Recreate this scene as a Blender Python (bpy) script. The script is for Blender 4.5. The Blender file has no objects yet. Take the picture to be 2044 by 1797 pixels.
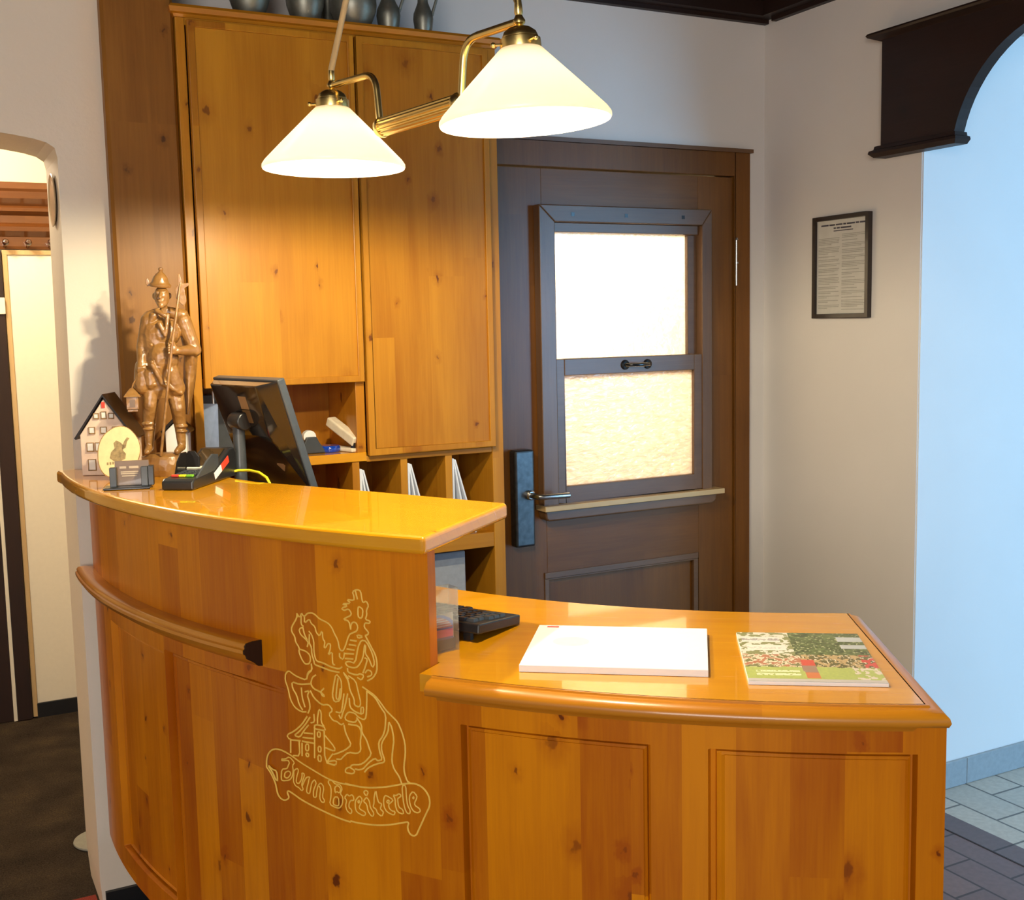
import bpy, bmesh, math, random
from mathutils import Vector, Matrix, Euler, noise
random.seed(7)
scene = bpy.context.scene
COL = scene.collection
PI = math.pi
R_ = math.radians

# ------------------------------------------------------------------ helpers
WORLD = {}

def put(o, parent=None):
    COL.objects.link(o)
    if parent is not None:
        o.parent = parent
    return o

def tag(o, label=None, cat=None, group=None, kind=None):
    if label: o['label'] = label
    if cat: o['category'] = cat
    if group: o['group'] = group
    if kind: o['kind'] = kind
    return o

def thing(name, label, cat, loc=(0, 0, 0), rot=(0, 0, 0), group=None, kind=None):
    o = bpy.data.objects.new(name, None)
    o.empty_display_size = 0.05
    COL.objects.link(o)
    o.location = loc
    o.rotation_euler = rot
    WORLD[o.name] = Vector(loc)
    return tag(o, label, cat, group, kind)

class MB:
    """collects faces, then links them as ONE mesh object"""
    def __init__(s):
        s.v = []; s.f = []; s.uv = []; s.sm = []
    def add(s, vs, fs, uvs=None, smooth=False):
        b = len(s.v)
        s.v += [Vector(p) for p in vs]
        for i, f in enumerate(fs):
            s.f.append([b + k for k in f])
            s.uv.append(uvs[i] if uvs else None)
            s.sm.append(smooth)
        return s
    def box(s, x0, x1, y0, y1, z0, z1, M=None):
        vs = [Vector((x, y, z)) for z in (z0, z1) for y in (y0, y1) for x in (x0, x1)]
        if M: vs = [M @ p for p in vs]
        return s.add(vs, [(0, 2, 3, 1), (4, 5, 7, 6), (0, 1, 5, 4), (2, 6, 7, 3), (0, 4, 6, 2), (1, 3, 7, 5)])
    def hexa(s, pts):
        """8 corners ordered like box()"""
        return s.add(pts, [(0, 2, 3, 1), (4, 5, 7, 6), (0, 1, 5, 4), (2, 6, 7, 3), (0, 4, 6, 2), (1, 3, 7, 5)])
    def prism(s, poly, a, b, axis='z', M=None):
        """poly counter-clockwise in the plane of the two other axes"""
        def P(u, v, w):
            p = {'z': (u, v, w), 'y': (u, w, v), 'x': (w, u, v)}[axis]
            p = Vector(p)
            return M @ p if M else p
        n = len(poly)
        vs = [P(u, v, a) for u, v in poly] + [P(u, v, b) for u, v in poly]
        fs = [list(range(n))[::-1], list(range(n, 2 * n))]
        fs += [(i, (i + 1) % n, n + (i + 1) % n, n + i) for i in range(n)]
        return s.add(vs, fs)
    def lathe(s, prof, c=(0, 0, 0), seg=40, M=None, smooth=True):
        vs = []; fs = []
        n = len(prof)
        for i in range(seg):
            a = 2 * PI * i / seg
            for r, z in prof:
                p = Vector((r * math.cos(a), r * math.sin(a), z))
                if M: p = M @ p
                vs.append(p + Vector(c))
        for i in range(seg):
            j = (i + 1) % seg
            for k in range(n - 1):
                fs.append((i * n + k, j * n + k, j * n + k + 1, i * n + k + 1))
        if prof[0][0] > 1e-6: fs.append([i * n for i in range(seg)][::-1])
        if prof[-1][0] > 1e-6: fs.append([i * n + n - 1 for i in range(seg)])
        return s.add(vs, fs, smooth=smooth)
    def tube(s, pts, r, seg=12, closed=False, smooth=True, flat=None):
        pts = [Vector(p) for p in pts]
        n = len(pts)
        rs = r if isinstance(r, (list, tuple)) else [r] * n
        T = []
        for i in range(n):
            a = pts[(i - 1) % n] if (closed or i > 0) else pts[i]
            b = pts[(i + 1) % n] if (closed or i < n - 1) else pts[i]
            d = b - a
            T.append(d.normalized() if d.length > 1e-9 else Vector((0, 0, 1)))
        N = T[0].orthogonal().normalized()
        vs = []
        for i in range(n):
            N = (N - T[i] * N.dot(T[i]))
            N = N.normalized() if N.length > 1e-6 else T[i].orthogonal().normalized()
            Bn = T[i].cross(N)
            for k in range(seg):
                a = 2 * PI * k / seg
                vs.append(pts[i] + (N * math.cos(a) + Bn * math.sin(a)) * rs[i])
        fs = []
        m = n if closed else n - 1
        for i in range(m):
            j = (i + 1) % n
            for k in range(seg):
                l = (k + 1) % seg
                fs.append((i * seg + k, i * seg + l, j * seg + l, j * seg + k))
        if not closed:
            fs.append(list(range(seg))[::-1]); fs.append([(n - 1) * seg + k for k in range(seg)])
        return s.add(vs, fs, smooth=smooth)
    def ball(s, c, r, seg=16, rings=10, M=None):
        rx, ry, rz = (r if isinstance(r, (tuple, list)) else (r, r, r))
        prof = [(math.sin(PI * i / rings), -math.cos(PI * i / rings)) for i in range(rings + 1)]
        prof[0] = (0, -1); prof[-1] = (0, 1)
        S = Matrix.Diagonal((rx, ry, rz, 1))
        return s.lathe(prof, c, seg, (M @ S) if M else S)
    def capsule(s, a, b, ra, rb, seg=14):
        a = Vector(a); b = Vector(b); d = b - a; L = d.length
        q = d.to_track_quat('Z', 'Y').to_matrix().to_4x4() if L > 1e-6 else Matrix.Identity(4)
        prof = [(0, -ra)] + [(ra * math.sin(t), -ra * math.cos(t)) for t in (PI / 8, PI / 4, 3 * PI / 8, PI / 2)]
        prof += [(rb * math.cos(t), L + rb * math.sin(t)) for t in (0, PI / 8, PI / 4, 3 * PI / 8)] + [(0, L + rb)]
        return s.lathe(prof, a, seg, q)
    def sweep(s, path, prof, closed=False, caps=True, smooth=False):
        """prof (outward offset, z) swept along a 2-D path; outward = right of travel"""
        n = len(path); P = [Vector((p[0], p[1])) for p in path]
        vs = []
        for i in range(n):
            def nrm(a, b):
                d = (b - a).normalized(); return Vector((d.y, -d.x))
            if closed or 0 < i < n - 1:
                n1 = nrm(P[(i - 1) % n], P[i]); n2 = nrm(P[i], P[(i + 1) % n])
                m = (n1 + n2); m = m / max(m.length_squared / 2, 0.15)
            elif i == 0: m = nrm(P[0], P[1])
            else: m = nrm(P[-2], P[-1])
            for o, z in prof:
                q = P[i] + m * o
                vs.append((q.x, q.y, z))
        k = len(prof); fs = []
        for i in range(n if closed else n - 1):
            j = (i + 1) % n
            for a in range(k - 1):
                fs.append((i * k + a, j * k + a, j * k + a + 1, i * k + a + 1))
        s.add(vs, fs, smooth=smooth)
        if caps and not closed:
            b = len(s.v) - len(vs)
            for st, rev in ((0, False), ((n - 1) * k, True)):
                f = [b + st + a for a in range(k)]
                s.f.append(f[::-1] if rev else f); s.uv.append(None); s.sm.append(False)
        return s
    def build(s, name, mat, parent=None, world=True, grain=(0, 0, 1), bevel=0, bseg=2, kind=None,
              label=None, uvoff=None, weld=True, angle=None):
        off = Vector((0, 0, 0))
        if parent is not None and world:
            off = WORLD[parent.name]
        me = bpy.data.meshes.new(name)
        me.from_pydata([tuple(p - off) for p in s.v], [], s.f)
        uvl = me.uv_layers.new(name='UVMap')
        g = Vector(grain).normalized()
        ox, oy = uvoff if uvoff else (random.random() * 3, random.random() * 3)
        li = 0
        for pi, poly in enumerate(me.polygons):
            poly.use_smooth = s.sm[pi]
            n = poly.normal
            given = s.uv[pi]
            if given is None:
                u_ax = g.cross(n)
                if u_ax.length < 0.35:
                    u_ax = n.orthogonal().normalized(); v_ax = n.cross(u_ax)
                else:
                    u_ax.normalize(); v_ax = n.cross(u_ax)
                    if v_ax.dot(g) < 0: v_ax = -v_ax
            for q, l in enumerate(poly.loop_indices):
                if given is not None:
                    uvl.data[l].uv = given[q]
                else:
                    p = s.v[me.loops[l].vertex_index]
                    uvl.data[l].uv = (p.dot(u_ax) + ox, p.dot(v_ax) + oy)
        me.materials.append(mat)
        o = bpy.data.objects.new(name, me)
        put(o, parent)
        WORLD[o.name] = off
        bm = bmesh.new(); bm.from_mesh(me)
        if weld: bmesh.ops.remove_doubles(bm, verts=bm.verts, dist=1e-6)
        bmesh.ops.recalc_face_normals(bm, faces=bm.faces)
        bm.to_mesh(me); bm.free()
        if bevel:
            m = o.modifiers.new('edge', 'BEVEL'); m.width = bevel; m.segments = bseg
            m.limit_method = 'ANGLE'; m.angle_limit = R_(35)
        if any(s.sm) or angle:
            try: me.set_sharp_from_angle(angle=R_(angle or 40))
            except Exception: pass
        if kind: o['kind'] = kind
        if label: o['label'] = label
        return o

def copy_tree(o, parent=None):
    c = o.copy(); COL.objects.link(c)
    if parent is not None: c.parent = parent
    WORLD[c.name] = WORLD.get(o.name, Vector())
    for ch in list(o.children): copy_tree(ch, c)
    return c

def rotz(a, loc=(0, 0, 0)):
    return Matrix.Translation(loc) @ Matrix.Rotation(a, 4, 'Z')

# ------------------------------------------------------------------ materials
class NT:
    def __init__(s, name):
        s.m = bpy.data.materials.new(name); s.m.use_nodes = True
        s.t = s.m.node_tree; s.t.nodes.clear()
        s.out = s.n('ShaderNodeOutputMaterial')
        s.b = s.n('ShaderNodeBsdfPrincipled')
        s.l(s.b.outputs[0], s.out.inputs[0])
    def n(s, typ, **kw):
        x = s.t.nodes.new(typ)
        for k, v in kw.items():
            if hasattr(x, k): setattr(x, k, v)
            else: x.inputs[k.replace('_', ' ')].default_value = v
        return x
    def l(s, a, b): s.t.links.new(a, b)
    def math(s, op, a, b=None, c=None, clamp=False):
        x = s.t.nodes.new('ShaderNodeMath'); x.operation = op; x.use_clamp = clamp
        for i, v in enumerate((a, b, c)):
            if v is None: continue
            if isinstance(v, (int, float)): x.inputs[i].default_value = v
            else: s.l(v, x.inputs[i])
        return x.outputs[0]
    def ramp(s, fac, stops, interp='LINEAR'):
        x = s.t.nodes.new('ShaderNodeValToRGB'); x.color_ramp.interpolation = interp
        e = x.color_ramp.elements
        while len(e) < len(stops): e.new(0.5)
        for i, (p, c) in enumerate(stops):
            e[i].position = p; e[i].color = (c[0], c[1], c[2], 1) if not isinstance(c, float) else (c, c, c, 1)
        s.l(fac, x.inputs[0]); return x.outputs[0]
    def mix(s, fac, a, b, mode='MIX'):
        x = s.t.nodes.new('ShaderNodeMix'); x.data_type = 'RGBA'; x.blend_type = mode
        for sock, v in ((x.inputs[0], fac), (x.inputs[6], a), (x.inputs[7], b)):
            if isinstance(v, (int, float)): sock.default_value = v
            elif isinstance(v, (tuple, list)): sock.default_value = (v[0], v[1], v[2], 1)
            else: s.l(v, sock)
        return x.outputs[2]
    def set(s, **kw):
        for k, v in kw.items():
            i = s.b.inputs[k.replace('_', ' ')]
            if isinstance(v, (int, float)): i.default_value = v
            elif isinstance(v, (tuple, list)): i.default_value = (v[0], v[1], v[2], 1) if len(v) == 3 else v
            else: s.l(v, i)
        return s
    def bump(s, h, strength=0.2, dist=0.002):
        x = s.n('ShaderNodeBump'); x.inputs['Strength'].default_value = strength; x.inputs['Distance'].default_value = dist
        s.l(h, x.inputs['Height']); s.l(x.outputs[0], s.b.inputs['Normal']); return s

def srgb(r, g, b):
    f = lambda c: (c / 255 / 12.92) if c <= 10 else ((c / 255 + 0.055) / 1.055) ** 2.4
    return (f(r), f(g), f(b))

def plain(name, col, rough=0.5, metal=0.0, spec=0.5, coat=0.0, noise_amt=0.08, nscale=60, **kw):
    t = NT(name)
    tc = t.n('ShaderNodeTexCoord')
    nz = t.n('ShaderNodeTexNoise', Scale=nscale, Detail=4.0); t.l(tc.outputs['Object'], nz.inputs['Vector'])
    lo = tuple(c * (1 - noise_amt) for c in col); hi = tuple(min(1, c * (1 + noise_amt)) for c in col)
    c = t.ramp(nz.outputs[0], [(0.3, lo), (0.7, hi)])
    t.set(Base_Color=c, Roughness=rough, Metallic=metal, Specular_IOR_Level=spec, Coat_Weight=coat, Coat_Roughness=0.06)
    for k, v in kw.items(): t.set(**{k: v})
    return t.m

def pine(name, light, dark, knot, lam=0.075, strip=0.35, kn=0.40, kscale=(8.5, 6.0), rough=0.32, coat=0.5, croughness=0.09,
         figure=0.5, ln=1.3, spec=0.35):
    """glued-up boards: strips along v, figured grain, knots"""
    t = NT(name)
    uv = t.n('ShaderNodeUVMap', uv_map='UVMap')
    sp = t.n('ShaderNodeSeparateXYZ'); t.l(uv.outputs[0], sp.inputs[0])
    U, V = sp.outputs[0], sp.outputs[1]
    si = t.math('FLOOR', t.math('DIVIDE', U, lam))
    w1 = t.n('ShaderNodeTexWhiteNoise', noise_dimensions='1D'); t.l(si, w1.inputs['W'])
    vo = t.math('ADD', V, t.math('MULTIPLY', w1.outputs[0], ln))
    seg = t.math('FLOOR', t.math('DIVIDE', vo, ln))
    cell = t.n('ShaderNodeCombineXYZ'); t.l(si, cell.inputs[0]); t.l(seg, cell.inputs[1])
    w2 = t.n('ShaderNodeTexWhiteNoise', noise_dimensions='2D'); t.l(cell.outputs[0], w2.inputs['Vector'])
    # grain
    gv = t.n('ShaderNodeCombineXYZ')
    t.l(t.math('MULTIPLY', U, 34.0), gv.inputs[0]); t.l(t.math('MULTIPLY', V, 2.2), gv.inputs[1])
    t.l(t.math('MULTIPLY', w2.outputs[0], 19.0), gv.inputs[2])
    n1 = t.n('ShaderNodeTexNoise', Scale=1.0, Detail=5.0, Roughness=0.62, Distortion=0.7); t.l(gv.outputs[0], n1.inputs['Vector'])
    gf = t.n('ShaderNodeCombineXYZ')
    t.l(t.math('MULTIPLY', U, 210.0), gf.inputs[0]); t.l(t.math('MULTIPLY', V, 6.0), gf.inputs[1]); t.l(w2.outputs[0], gf.inputs[2])
    n2 = t.n('ShaderNodeTexNoise', Scale=1.0, Detail=3.0); t.l(gf.outputs[0], n2.inputs['Vector'])
    cl = t.n('ShaderNodeCombineXYZ'); t.l(t.math('MULTIPLY', U, 5.0), cl.inputs[0]); t.l(t.math('MULTIPLY', V, 2.4), cl.inputs[1]); t.l(w2.outputs[0], cl.inputs[2])
    n3 = t.n('ShaderNodeTexNoise', Scale=1.0, Detail=2.0); t.l(cl.outputs[0], n3.inputs['Vector'])
    # knots
    kv = t.n('ShaderNodeCombineXYZ')
    t.l(t.math('MULTIPLY', U, kscale[0]), kv.inputs[0])
    t.l(t.math('MULTIPLY', t.math('ADD', V, t.math('MULTIPLY', w1.outputs[0], 0.4)), kscale[1]), kv.inputs[1])
    wob = t.n('ShaderNodeTexNoise', Scale=9.0, Detail=2.0); t.l(kv.outputs[0], wob.inputs['Vector'])
    kvm = t.n('ShaderNodeVectorMath', operation='MULTIPLY_ADD'); t.l(wob.outputs['Color'], kvm.inputs[0])
    kvm.inputs[1].default_value = (0.22, 0.16, 0); t.l(kv.outputs[0], kvm.inputs[2])
    vo_ = t.n('ShaderNodeTexVoronoi', voronoi_dimensions='2D', Scale=1.0, Randomness=1.0); t.l(kvm.outputs[0], vo_.inputs['Vector'])
    sc = t.n('ShaderNodeSeparateColor'); t.l(vo_.outputs['Color'], sc.inputs[0])
    have = t.math('GREATER_THAN', sc.outputs[0], kn)
    size = t.math('MULTIPLY_ADD', t.math('POWER', sc.outputs[1], 2.0), 0.06, 0.026)
    rel = t.math('DIVIDE', vo_.outputs['Distance'], size)
    core = t.math('MULTIPLY', t.math('MULTIPLY', t.math('SUBTRACT', 1.2, rel), 2.2, clamp=True), have)
    halo = t.math('MULTIPLY', t.math('SUBTRACT', 1.0, t.math('DIVIDE', rel, 4.0), clamp=True), have)
    # colour
    g = t.math('ADD', t.math('MULTIPLY', n1.outputs[0], figure), t.math('MULTIPLY', n2.outputs[0], 0.22))
    g = t.math('ADD', g, t.math('MULTIPLY', n3.outputs[0], 0.55))
    g = t.math('ADD', g, t.math('MULTIPLY', t.math('SUBTRACT', w2.outputs[0], 0.5), strip))
    g = t.math('ADD', g, t.math('MULTIPLY', halo, 0.30))
    base = t.ramp(g, [(0.38, light), (0.62, tuple((a * 0.6 + b * 0.4) for a, b in zip(light, dark))), (0.98, dark)])
    col = t.mix(t.math('MULTIPLY', core, t.math('MULTIPLY_ADD', sc.outputs[2], 0.5, 0.45)), base, knot)
    t.set(Base_Color=col, Roughness=t.math('MULTIPLY_ADD', n2.outputs[0], 0.12, rough - 0.05), Specular_IOR_Level=spec,
          Coat_Weight=coat, Coat_Roughness=croughness, Coat_IOR=1.45)
    t.bump(t.math('ADD', n2.outputs[0], t.math('MULTIPLY', n1.outputs[0], 0.5)), 0.12, 0.0008)
    return t.m

M = {}
M['panel'] = pine('pine_panel', (0.66, 0.225, 0.002), (0.37, 0.082, 0.001), (0.12, 0.022, 0.002), lam=0.085, strip=0.50, coat=0.10, croughness=0.16, spec=0.22)
M['cabinet'] = pine('pine_cabinet', (0.55, 0.240, 0.014), (0.33, 0.110, 0.003), (0.12, 0.03, 0.004), lam=0.11, strip=0.30, kscale=(8.5, 5.6), kn=0.38, rough=0.42, coat=0.22, croughness=0.25, spec=0.25)
M['trim'] = pine('pine_moulding', (0.62, 0.25, 0.012), (0.42, 0.14, 0.006), (0.2, 0.06, 0.008), lam=0.3, strip=0.15, kn=0.97, figure=0.7)
M['top'] = pine('pine_worktop', (0.74, 0.335, 0.005), (0.56, 0.21, 0.003), (0.28, 0.08, 0.006), lam=0.16, strip=0.12, kn=0.93, rough=0.24, coat=0.9, croughness=0.03)
M['boardwood'] = pine('stained_board', (0.32, 0.135, 0.018), (0.17, 0.06, 0.007), (0.06, 0.02, 0.004), lam=0.5, strip=0.1, kn=0.75, rough=0.5, coat=0.22, croughness=0.36, spec=0.2)
M['doorwood'] = pine('door_wood', (0.20, 0.074, 0.009), (0.085, 0.028, 0.004), (0.025, 0.009, 0.004), lam=0.22, strip=0.12, kn=0.86, kscale=(4.0, 2.0), rough=0.42, coat=0.35, croughness=0.24, spec=0.25)
M['doortrim'] = pine('door_trim_wood', (0.17, 0.082, 0.032), (0.08, 0.036, 0.016), (0.02, 0.009, 0.005), lam=0.5, strip=0.05, kn=0.98, rough=0.42, coat=0.55, croughness=0.25)
M['darkwood'] = pine('dark_beam_wood', (0.026, 0.009, 0.005), (0.012, 0.005, 0.003), (0.006, 0.003, 0.002), lam=0.3, strip=0.1, kn=0.9, rough=0.55, coat=0.1)
M['rackwood'] = pine('coat_rack_wood', (0.15, 0.05, 0.010), (0.06, 0.018, 0.005), (0.05, 0.015, 0.004), lam=0.4, strip=0.1, kn=0.95, rough=0.3, coat=0.6)
M['sillwood'] = pine('bare_wood', (0.62, 0.44, 0.22), (0.46, 0.29, 0.12), (0.3, 0.18, 0.08), lam=0.4, strip=0.05, kn=0.98, coat=0.1)

def plaster(name, col, bump=0.35):
    t = NT(name); tc = t.n('ShaderNodeTexCoord')
    a = t.n('ShaderNodeTexNoise', Scale=26.0, Detail=5.0, Roughness=0.6); t.l(tc.outputs['Object'], a.inputs['Vector'])
    b = t.n('ShaderNodeTexNoise', Scale=2.2, Detail=3.0); t.l(tc.outputs['Object'], b.inputs['Vector'])
    c = t.ramp(b.outputs[0], [(0.3, tuple(x * 0.95 for x in col)), (0.7, col)])
    t.set(Base_Color=c, Roughness=0.85, Specular_IOR_Level=0.2)
    t.bump(t.math('ADD', a.outputs[0], b.outputs[0]), bump, 0.004)
    return t.m
M['plaster'] = plaster('rough_plaster', (0.80, 0.70, 0.57), 0.45)
M['smooth'] = plaster('painted_wall', (0.75, 0.71, 0.67), 0.12)
M['jamb'] = plaster('painted_reveal', (0.78, 0.78, 0.77), 0.1)
M['cream'] = plaster('cream_wall', (0.80, 0.66, 0.44), 0.1)
M['white_paint'] = plain('white_paint', (0.80, 0.73, 0.58), 0.5, noise_amt=0.015)
M['black'] = plain('black_paint', (0.008, 0.008, 0.009), 0.4)
M['plastic'] = plain('black_plastic', (0.016, 0.017, 0.019), 0.32, noise_amt=0.1)
M['plastic2'] = plain('dark_grey_plastic', (0.045, 0.052, 0.060), 0.35)
M['gloss'] = plain('gloss_black_plastic', (0.012, 0.010, 0.009), 0.12, coat=0.4)
M['screen'] = plain('terminal_screen', (0.02, 0.018, 0.012), 0.06, coat=0.8)
M['brass'] = plain('polished_brass', (0.90, 0.66, 0.24), 0.27, metal=1.0, noise_amt=0.04)
M['oldbrass'] = plain('aged_brass', (0.42, 0.29, 0.12), 0.30, metal=1.0)
M['steel'] = plain('brushed_steel', (0.55, 0.55, 0.54), 0.25, metal=1.0)
M['plate'] = plain('dark_steel_plate', (0.095, 0.10, 0.105), 0.33, metal=0.85, noise_amt=0.2)
M['iron'] = plain('black_iron', (0.012, 0.012, 0.013), 0.25, metal=0.4, coat=0.5)
M['pewter'] = plain('pewter', (0.25, 0.245, 0.20), 0.42, metal=0.75, noise_amt=0.25, nscale=25)
M['paper'] = plain('white_paper', (0.84, 0.85, 0.87), 0.55, noise_amt=0.01)
M['envelope'] = plain('envelope_paper', (0.80, 0.82, 0.87), 0.6, noise_amt=0.02)
M['red'] = plain('red_print', (0.75, 0.06, 0.03), 0.4)
M['white'] = plain('white_print', (0.85, 0.84, 0.82), 0.4, noise_amt=0.02)
M['yellow'] = plain('yellow_cable', (0.72, 0.62, 0.02), 0.4)
M['green'] = plain('green_key', (0.18, 0.45, 0.03), 0.4)
M['yellowkey'] = plain('yellow_key', (0.80, 0.72, 0.02), 0.4)
M['blueplastic'] = plain('blue_plastic', (0.005, 0.05, 0.42), 0.12, coat=0.8)
M['ivory'] = plain('ivory_plastic', (0.78, 0.70, 0.54), 0.35)
M['cardbrown'] = plain('brown_card', (0.16, 0.095, 0.05), 0.3, coat=0.5)
M['cardtext'] = plain('card_print', (0.50, 0.40, 0.28), 0.5)
M['ceramic'] = plain('pink_ceramic', (0.86, 0.64, 0.47), 0.42, coat=0.2)
M['windowglow'] = plain('window_white', (0.85, 0.80, 0.70), 0.4, noise_amt=0.02)
M['rooftile'] = plain('dark_roof_glaze', (0.015, 0.010, 0.009), 0.3, coat=0.5, noise_amt=0.4)
M['bark'] = plain('bark', (0.30, 0.17, 0.06), 0.8, noise_amt=0.4, nscale=90)
M['slicewood'] = plain('pale_wood', (0.74, 0.56, 0.27), 0.5, noise_amt=0.08)
M['burn'] = plain('burnt_drawing', (0.27, 0.19, 0.08), 0.7, noise_amt=0.35, nscale=120)
M['engrave'] = plain('bare_cream_groove', (0.90, 0.58, 0.10), 0.6)
M['greybox'] = plain('grey_enamel', (0.36, 0.37, 0.40), 0.5)
M['acrylic'] = None
M['sticker'] = plain('tan_sticker', (0.32, 0.20, 0.09), 0.5)
M['redmat'] = plain('red_mat_pile', (0.25, 0.03, 0.015), 0.95, noise_amt=0.5, nscale=300)
M['greydisc'] = plain('grey_stone_disc', (0.30, 0.30, 0.26), 0.5)
M['ink'] = plain('grey_print', (0.30, 0.29, 0.27), 0.7)
M['darkink'] = plain('dark_print', (0.06, 0.055, 0.07), 0.7)
M['noticepaper'] = plain('aged_paper', (0.58, 0.56, 0.51), 0.7, noise_amt=0.05, nscale=30)

def statue_mat():
    t = NT('carved_limewood'); tc = t.n('ShaderNodeTexCoord')
    a = t.n('ShaderNodeTexNoise', Scale=30.0, Detail=4.0); t.l(tc.outputs['Object'], a.inputs['Vector'])
    b = t.n('ShaderNodeTexVoronoi', Scale=75.0); t.l(tc.outputs['Object'], b.inputs['Vector'])
    ao = t.n('ShaderNodeNewGeometry')
    c = t.ramp(a.outputs[0], [(0.3, (0.19, 0.085, 0.020)), (0.7, (0.31, 0.155, 0.042))])
    t.set(Base_Color=c, Roughness=0.34, Specular_IOR_Level=0.6, Coat_Weight=0.35, Coat_Roughness=0.2)
    t.bump(b.outputs['Distance'], 0.55, 0.003)
    return t.m
M['carved'] = statue_mat()

def glass_pane(name, col, strength, scale):
    t = NT(name); uv = t.n('ShaderNodeUVMap', uv_map='UVMap')
    mp = t.n('ShaderNodeMapping'); mp.inputs['Scale'].default_value = (scale[0], scale[1], 1); t.l(uv.outputs[0], mp.inputs[0])
    nz = t.n('ShaderNodeTexNoise', Scale=1.0, Detail=3.0, Distortion=1.2); t.l(mp.outputs[0], nz.inputs['Vector'])
    tr = t.n('ShaderNodeBsdfTranslucent')
    tr.inputs[0].default_value = (col[0], col[1], col[2], 1)
    cr = t.ramp(nz.outputs[0], [(0.40, tuple(x * 0.82 for x in col)), (0.60, col)])
    t.l(cr, tr.inputs[0])
    bp = t.n('ShaderNodeBump'); bp.inputs['Strength'].default_value = strength; bp.inputs['Distance'].default_value = 0.004
    t.l(nz.outputs[0], bp.inputs['Height'])
    t.l(bp.outputs[0], tr.inputs['Normal'])
    gl = t.n('ShaderNodeBsdfGlossy'); gl.inputs['Roughness'].default_value = 0.12; t.l(bp.outputs[0], gl.inputs['Normal'])
    mx = t.n('ShaderNodeMixShader'); mx.inputs[0].default_value = 0.06
    t.l(tr.outputs[0], mx.inputs[1]); t.l(gl.outputs[0], mx.inputs[2]); t.l(mx.outputs[0], t.out.inputs[0])
    return t.m
M['pane_up'] = glass_pane('frosted_upper_glass', (0.95, 0.90, 0.78), 0.3, (60, 60))
M['pane_low'] = glass_pane('rippled_amber_glass', (0.96, 0.88, 0.76), 1.0, (26, 75))

def opal():
    t = NT('opal_glass')
    tr = t.n('ShaderNodeBsdfTranslucent'); tr.inputs[0].default_value = (1.0, 0.96, 0.90, 1)
    df = t.n('ShaderNodeBsdfDiffuse'); df.inputs[0].default_value = (0.92, 0.90, 0.86, 1)
    gl = t.n('ShaderNodeBsdfGlossy'); gl.inputs['Roughness'].default_value = 0.1
    m1 = t.n('ShaderNodeMixShader'); m1.inputs[0].default_value = 0.32; t.l(tr.outputs[0], m1.inputs[1]); t.l(df.outputs[0], m1.inputs[2])
    m2 = t.n('ShaderNodeMixShader'); m2.inputs[0].default_value = 0.05; t.l(m1.outputs[0], m2.inputs[1]); t.l(gl.outputs[0], m2.inputs[2])
    t.l(m2.outputs[0], t.out.inputs[0])
    return t.m
M['opal'] = opal()
def emit(name, col, s):
    t = NT(name); e = t.n('ShaderNodeEmission'); e.inputs[0].default_value = (*col, 1); e.inputs[1].default_value = s
    t.l(e.outputs[0], t.out.inputs[0]); return t.m
M['bulb'] = emit('lit_bulb', (1.0, 0.82, 0.55), 30.0)

def clear(name):
    t = NT(name)
    tb = t.n('ShaderNodeBsdfTransparent'); tb.inputs[0].default_value = (0.90, 0.90, 0.88, 1)
    gl = t.n('ShaderNodeBsdfGlossy'); gl.inputs['Roughness'].default_value = 0.05
    df = t.n('ShaderNodeBsdfDiffuse'); df.inputs[0].default_value = (0.7, 0.7, 0.68, 1)
    m0 = t.n('ShaderNodeMixShader'); m0.inputs[0].default_value = 0.07; t.l(tb.outputs[0], m0.inputs[1]); t.l(df.outputs[0], m0.inputs[2])
    mx = t.n('ShaderNodeMixShader'); mx.inputs[0].default_value = 0.10
    t.l(m0.outputs[0], mx.inputs[1]); t.l(gl.outputs[0], mx.inputs[2]); t.l(mx.outputs[0], t.out.inputs[0])
    return t.m
M['acrylic'] = clear('clear_acrylic')

def vcol(name, rough=0.35, coat=0.3):
    t = NT(name); a = t.n('ShaderNodeVertexColor'); a.layer_name = 'Print'
    t.set(Base_Color=a.outputs[0], Roughness=rough, Coat_Weight=coat, Coat_Roughness=0.1); return t.m
M['print'] = vcol('printed_cover')

def tiles(name, c1, c2, mortar, w, h, offset=0.5, rot=0.0, msize=0.004, rough=0.5):
    t = NT(name); tc = t.n('ShaderNodeTexCoord')
    mp = t.n('ShaderNodeMapping'); mp.inputs['Rotation'].default_value = (0, 0, rot); t.l(tc.outputs['Object'], mp.inputs[0])
    br = t.n('ShaderNodeTexBrick'); br.offset = offset
    t.l(mp.outputs[0], br.inputs['Vector'])
    br.inputs['Color1'].default_value = (*c1, 1); br.inputs['Color2'].default_value = (*c2, 1); br.inputs['Mortar'].default_value = (*mortar, 1)
    br.inputs['Scale'].default_value = 1.0; br.inputs['Mortar Size'].default_value = msize; br.inputs['Brick Width'].default_value = w; br.inputs['Row Height'].default_value = h
    nz = t.n('ShaderNodeTexNoise', Scale=60.0, Detail=5.0); t.l(tc.outputs['Object'], nz.inputs['Vector'])
    c = t.mix(0.35, br.outputs[0], t.ramp(nz.outputs[0], [(0.35, 0.6), (0.65, 1.0)]), 'MULTIPLY')
    t.set(Base_Color=c, Roughness=rough); t.bump(br.outputs['Fac'], -0.3, 0.002)
    return t.m
M['tile_dark'] = tiles('mauve_clinker_tile', srgb(122, 104, 106), srgb(108, 92, 96), srgb(62, 54, 56), 0.27, 0.107, rot=PI / 2)
M['tile_border'] = tiles('mauve_border_tile', srgb(112, 98, 102), srgb(104, 92, 96), srgb(60, 54, 56), 0.27, 0.2, rot=PI / 2)
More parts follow.
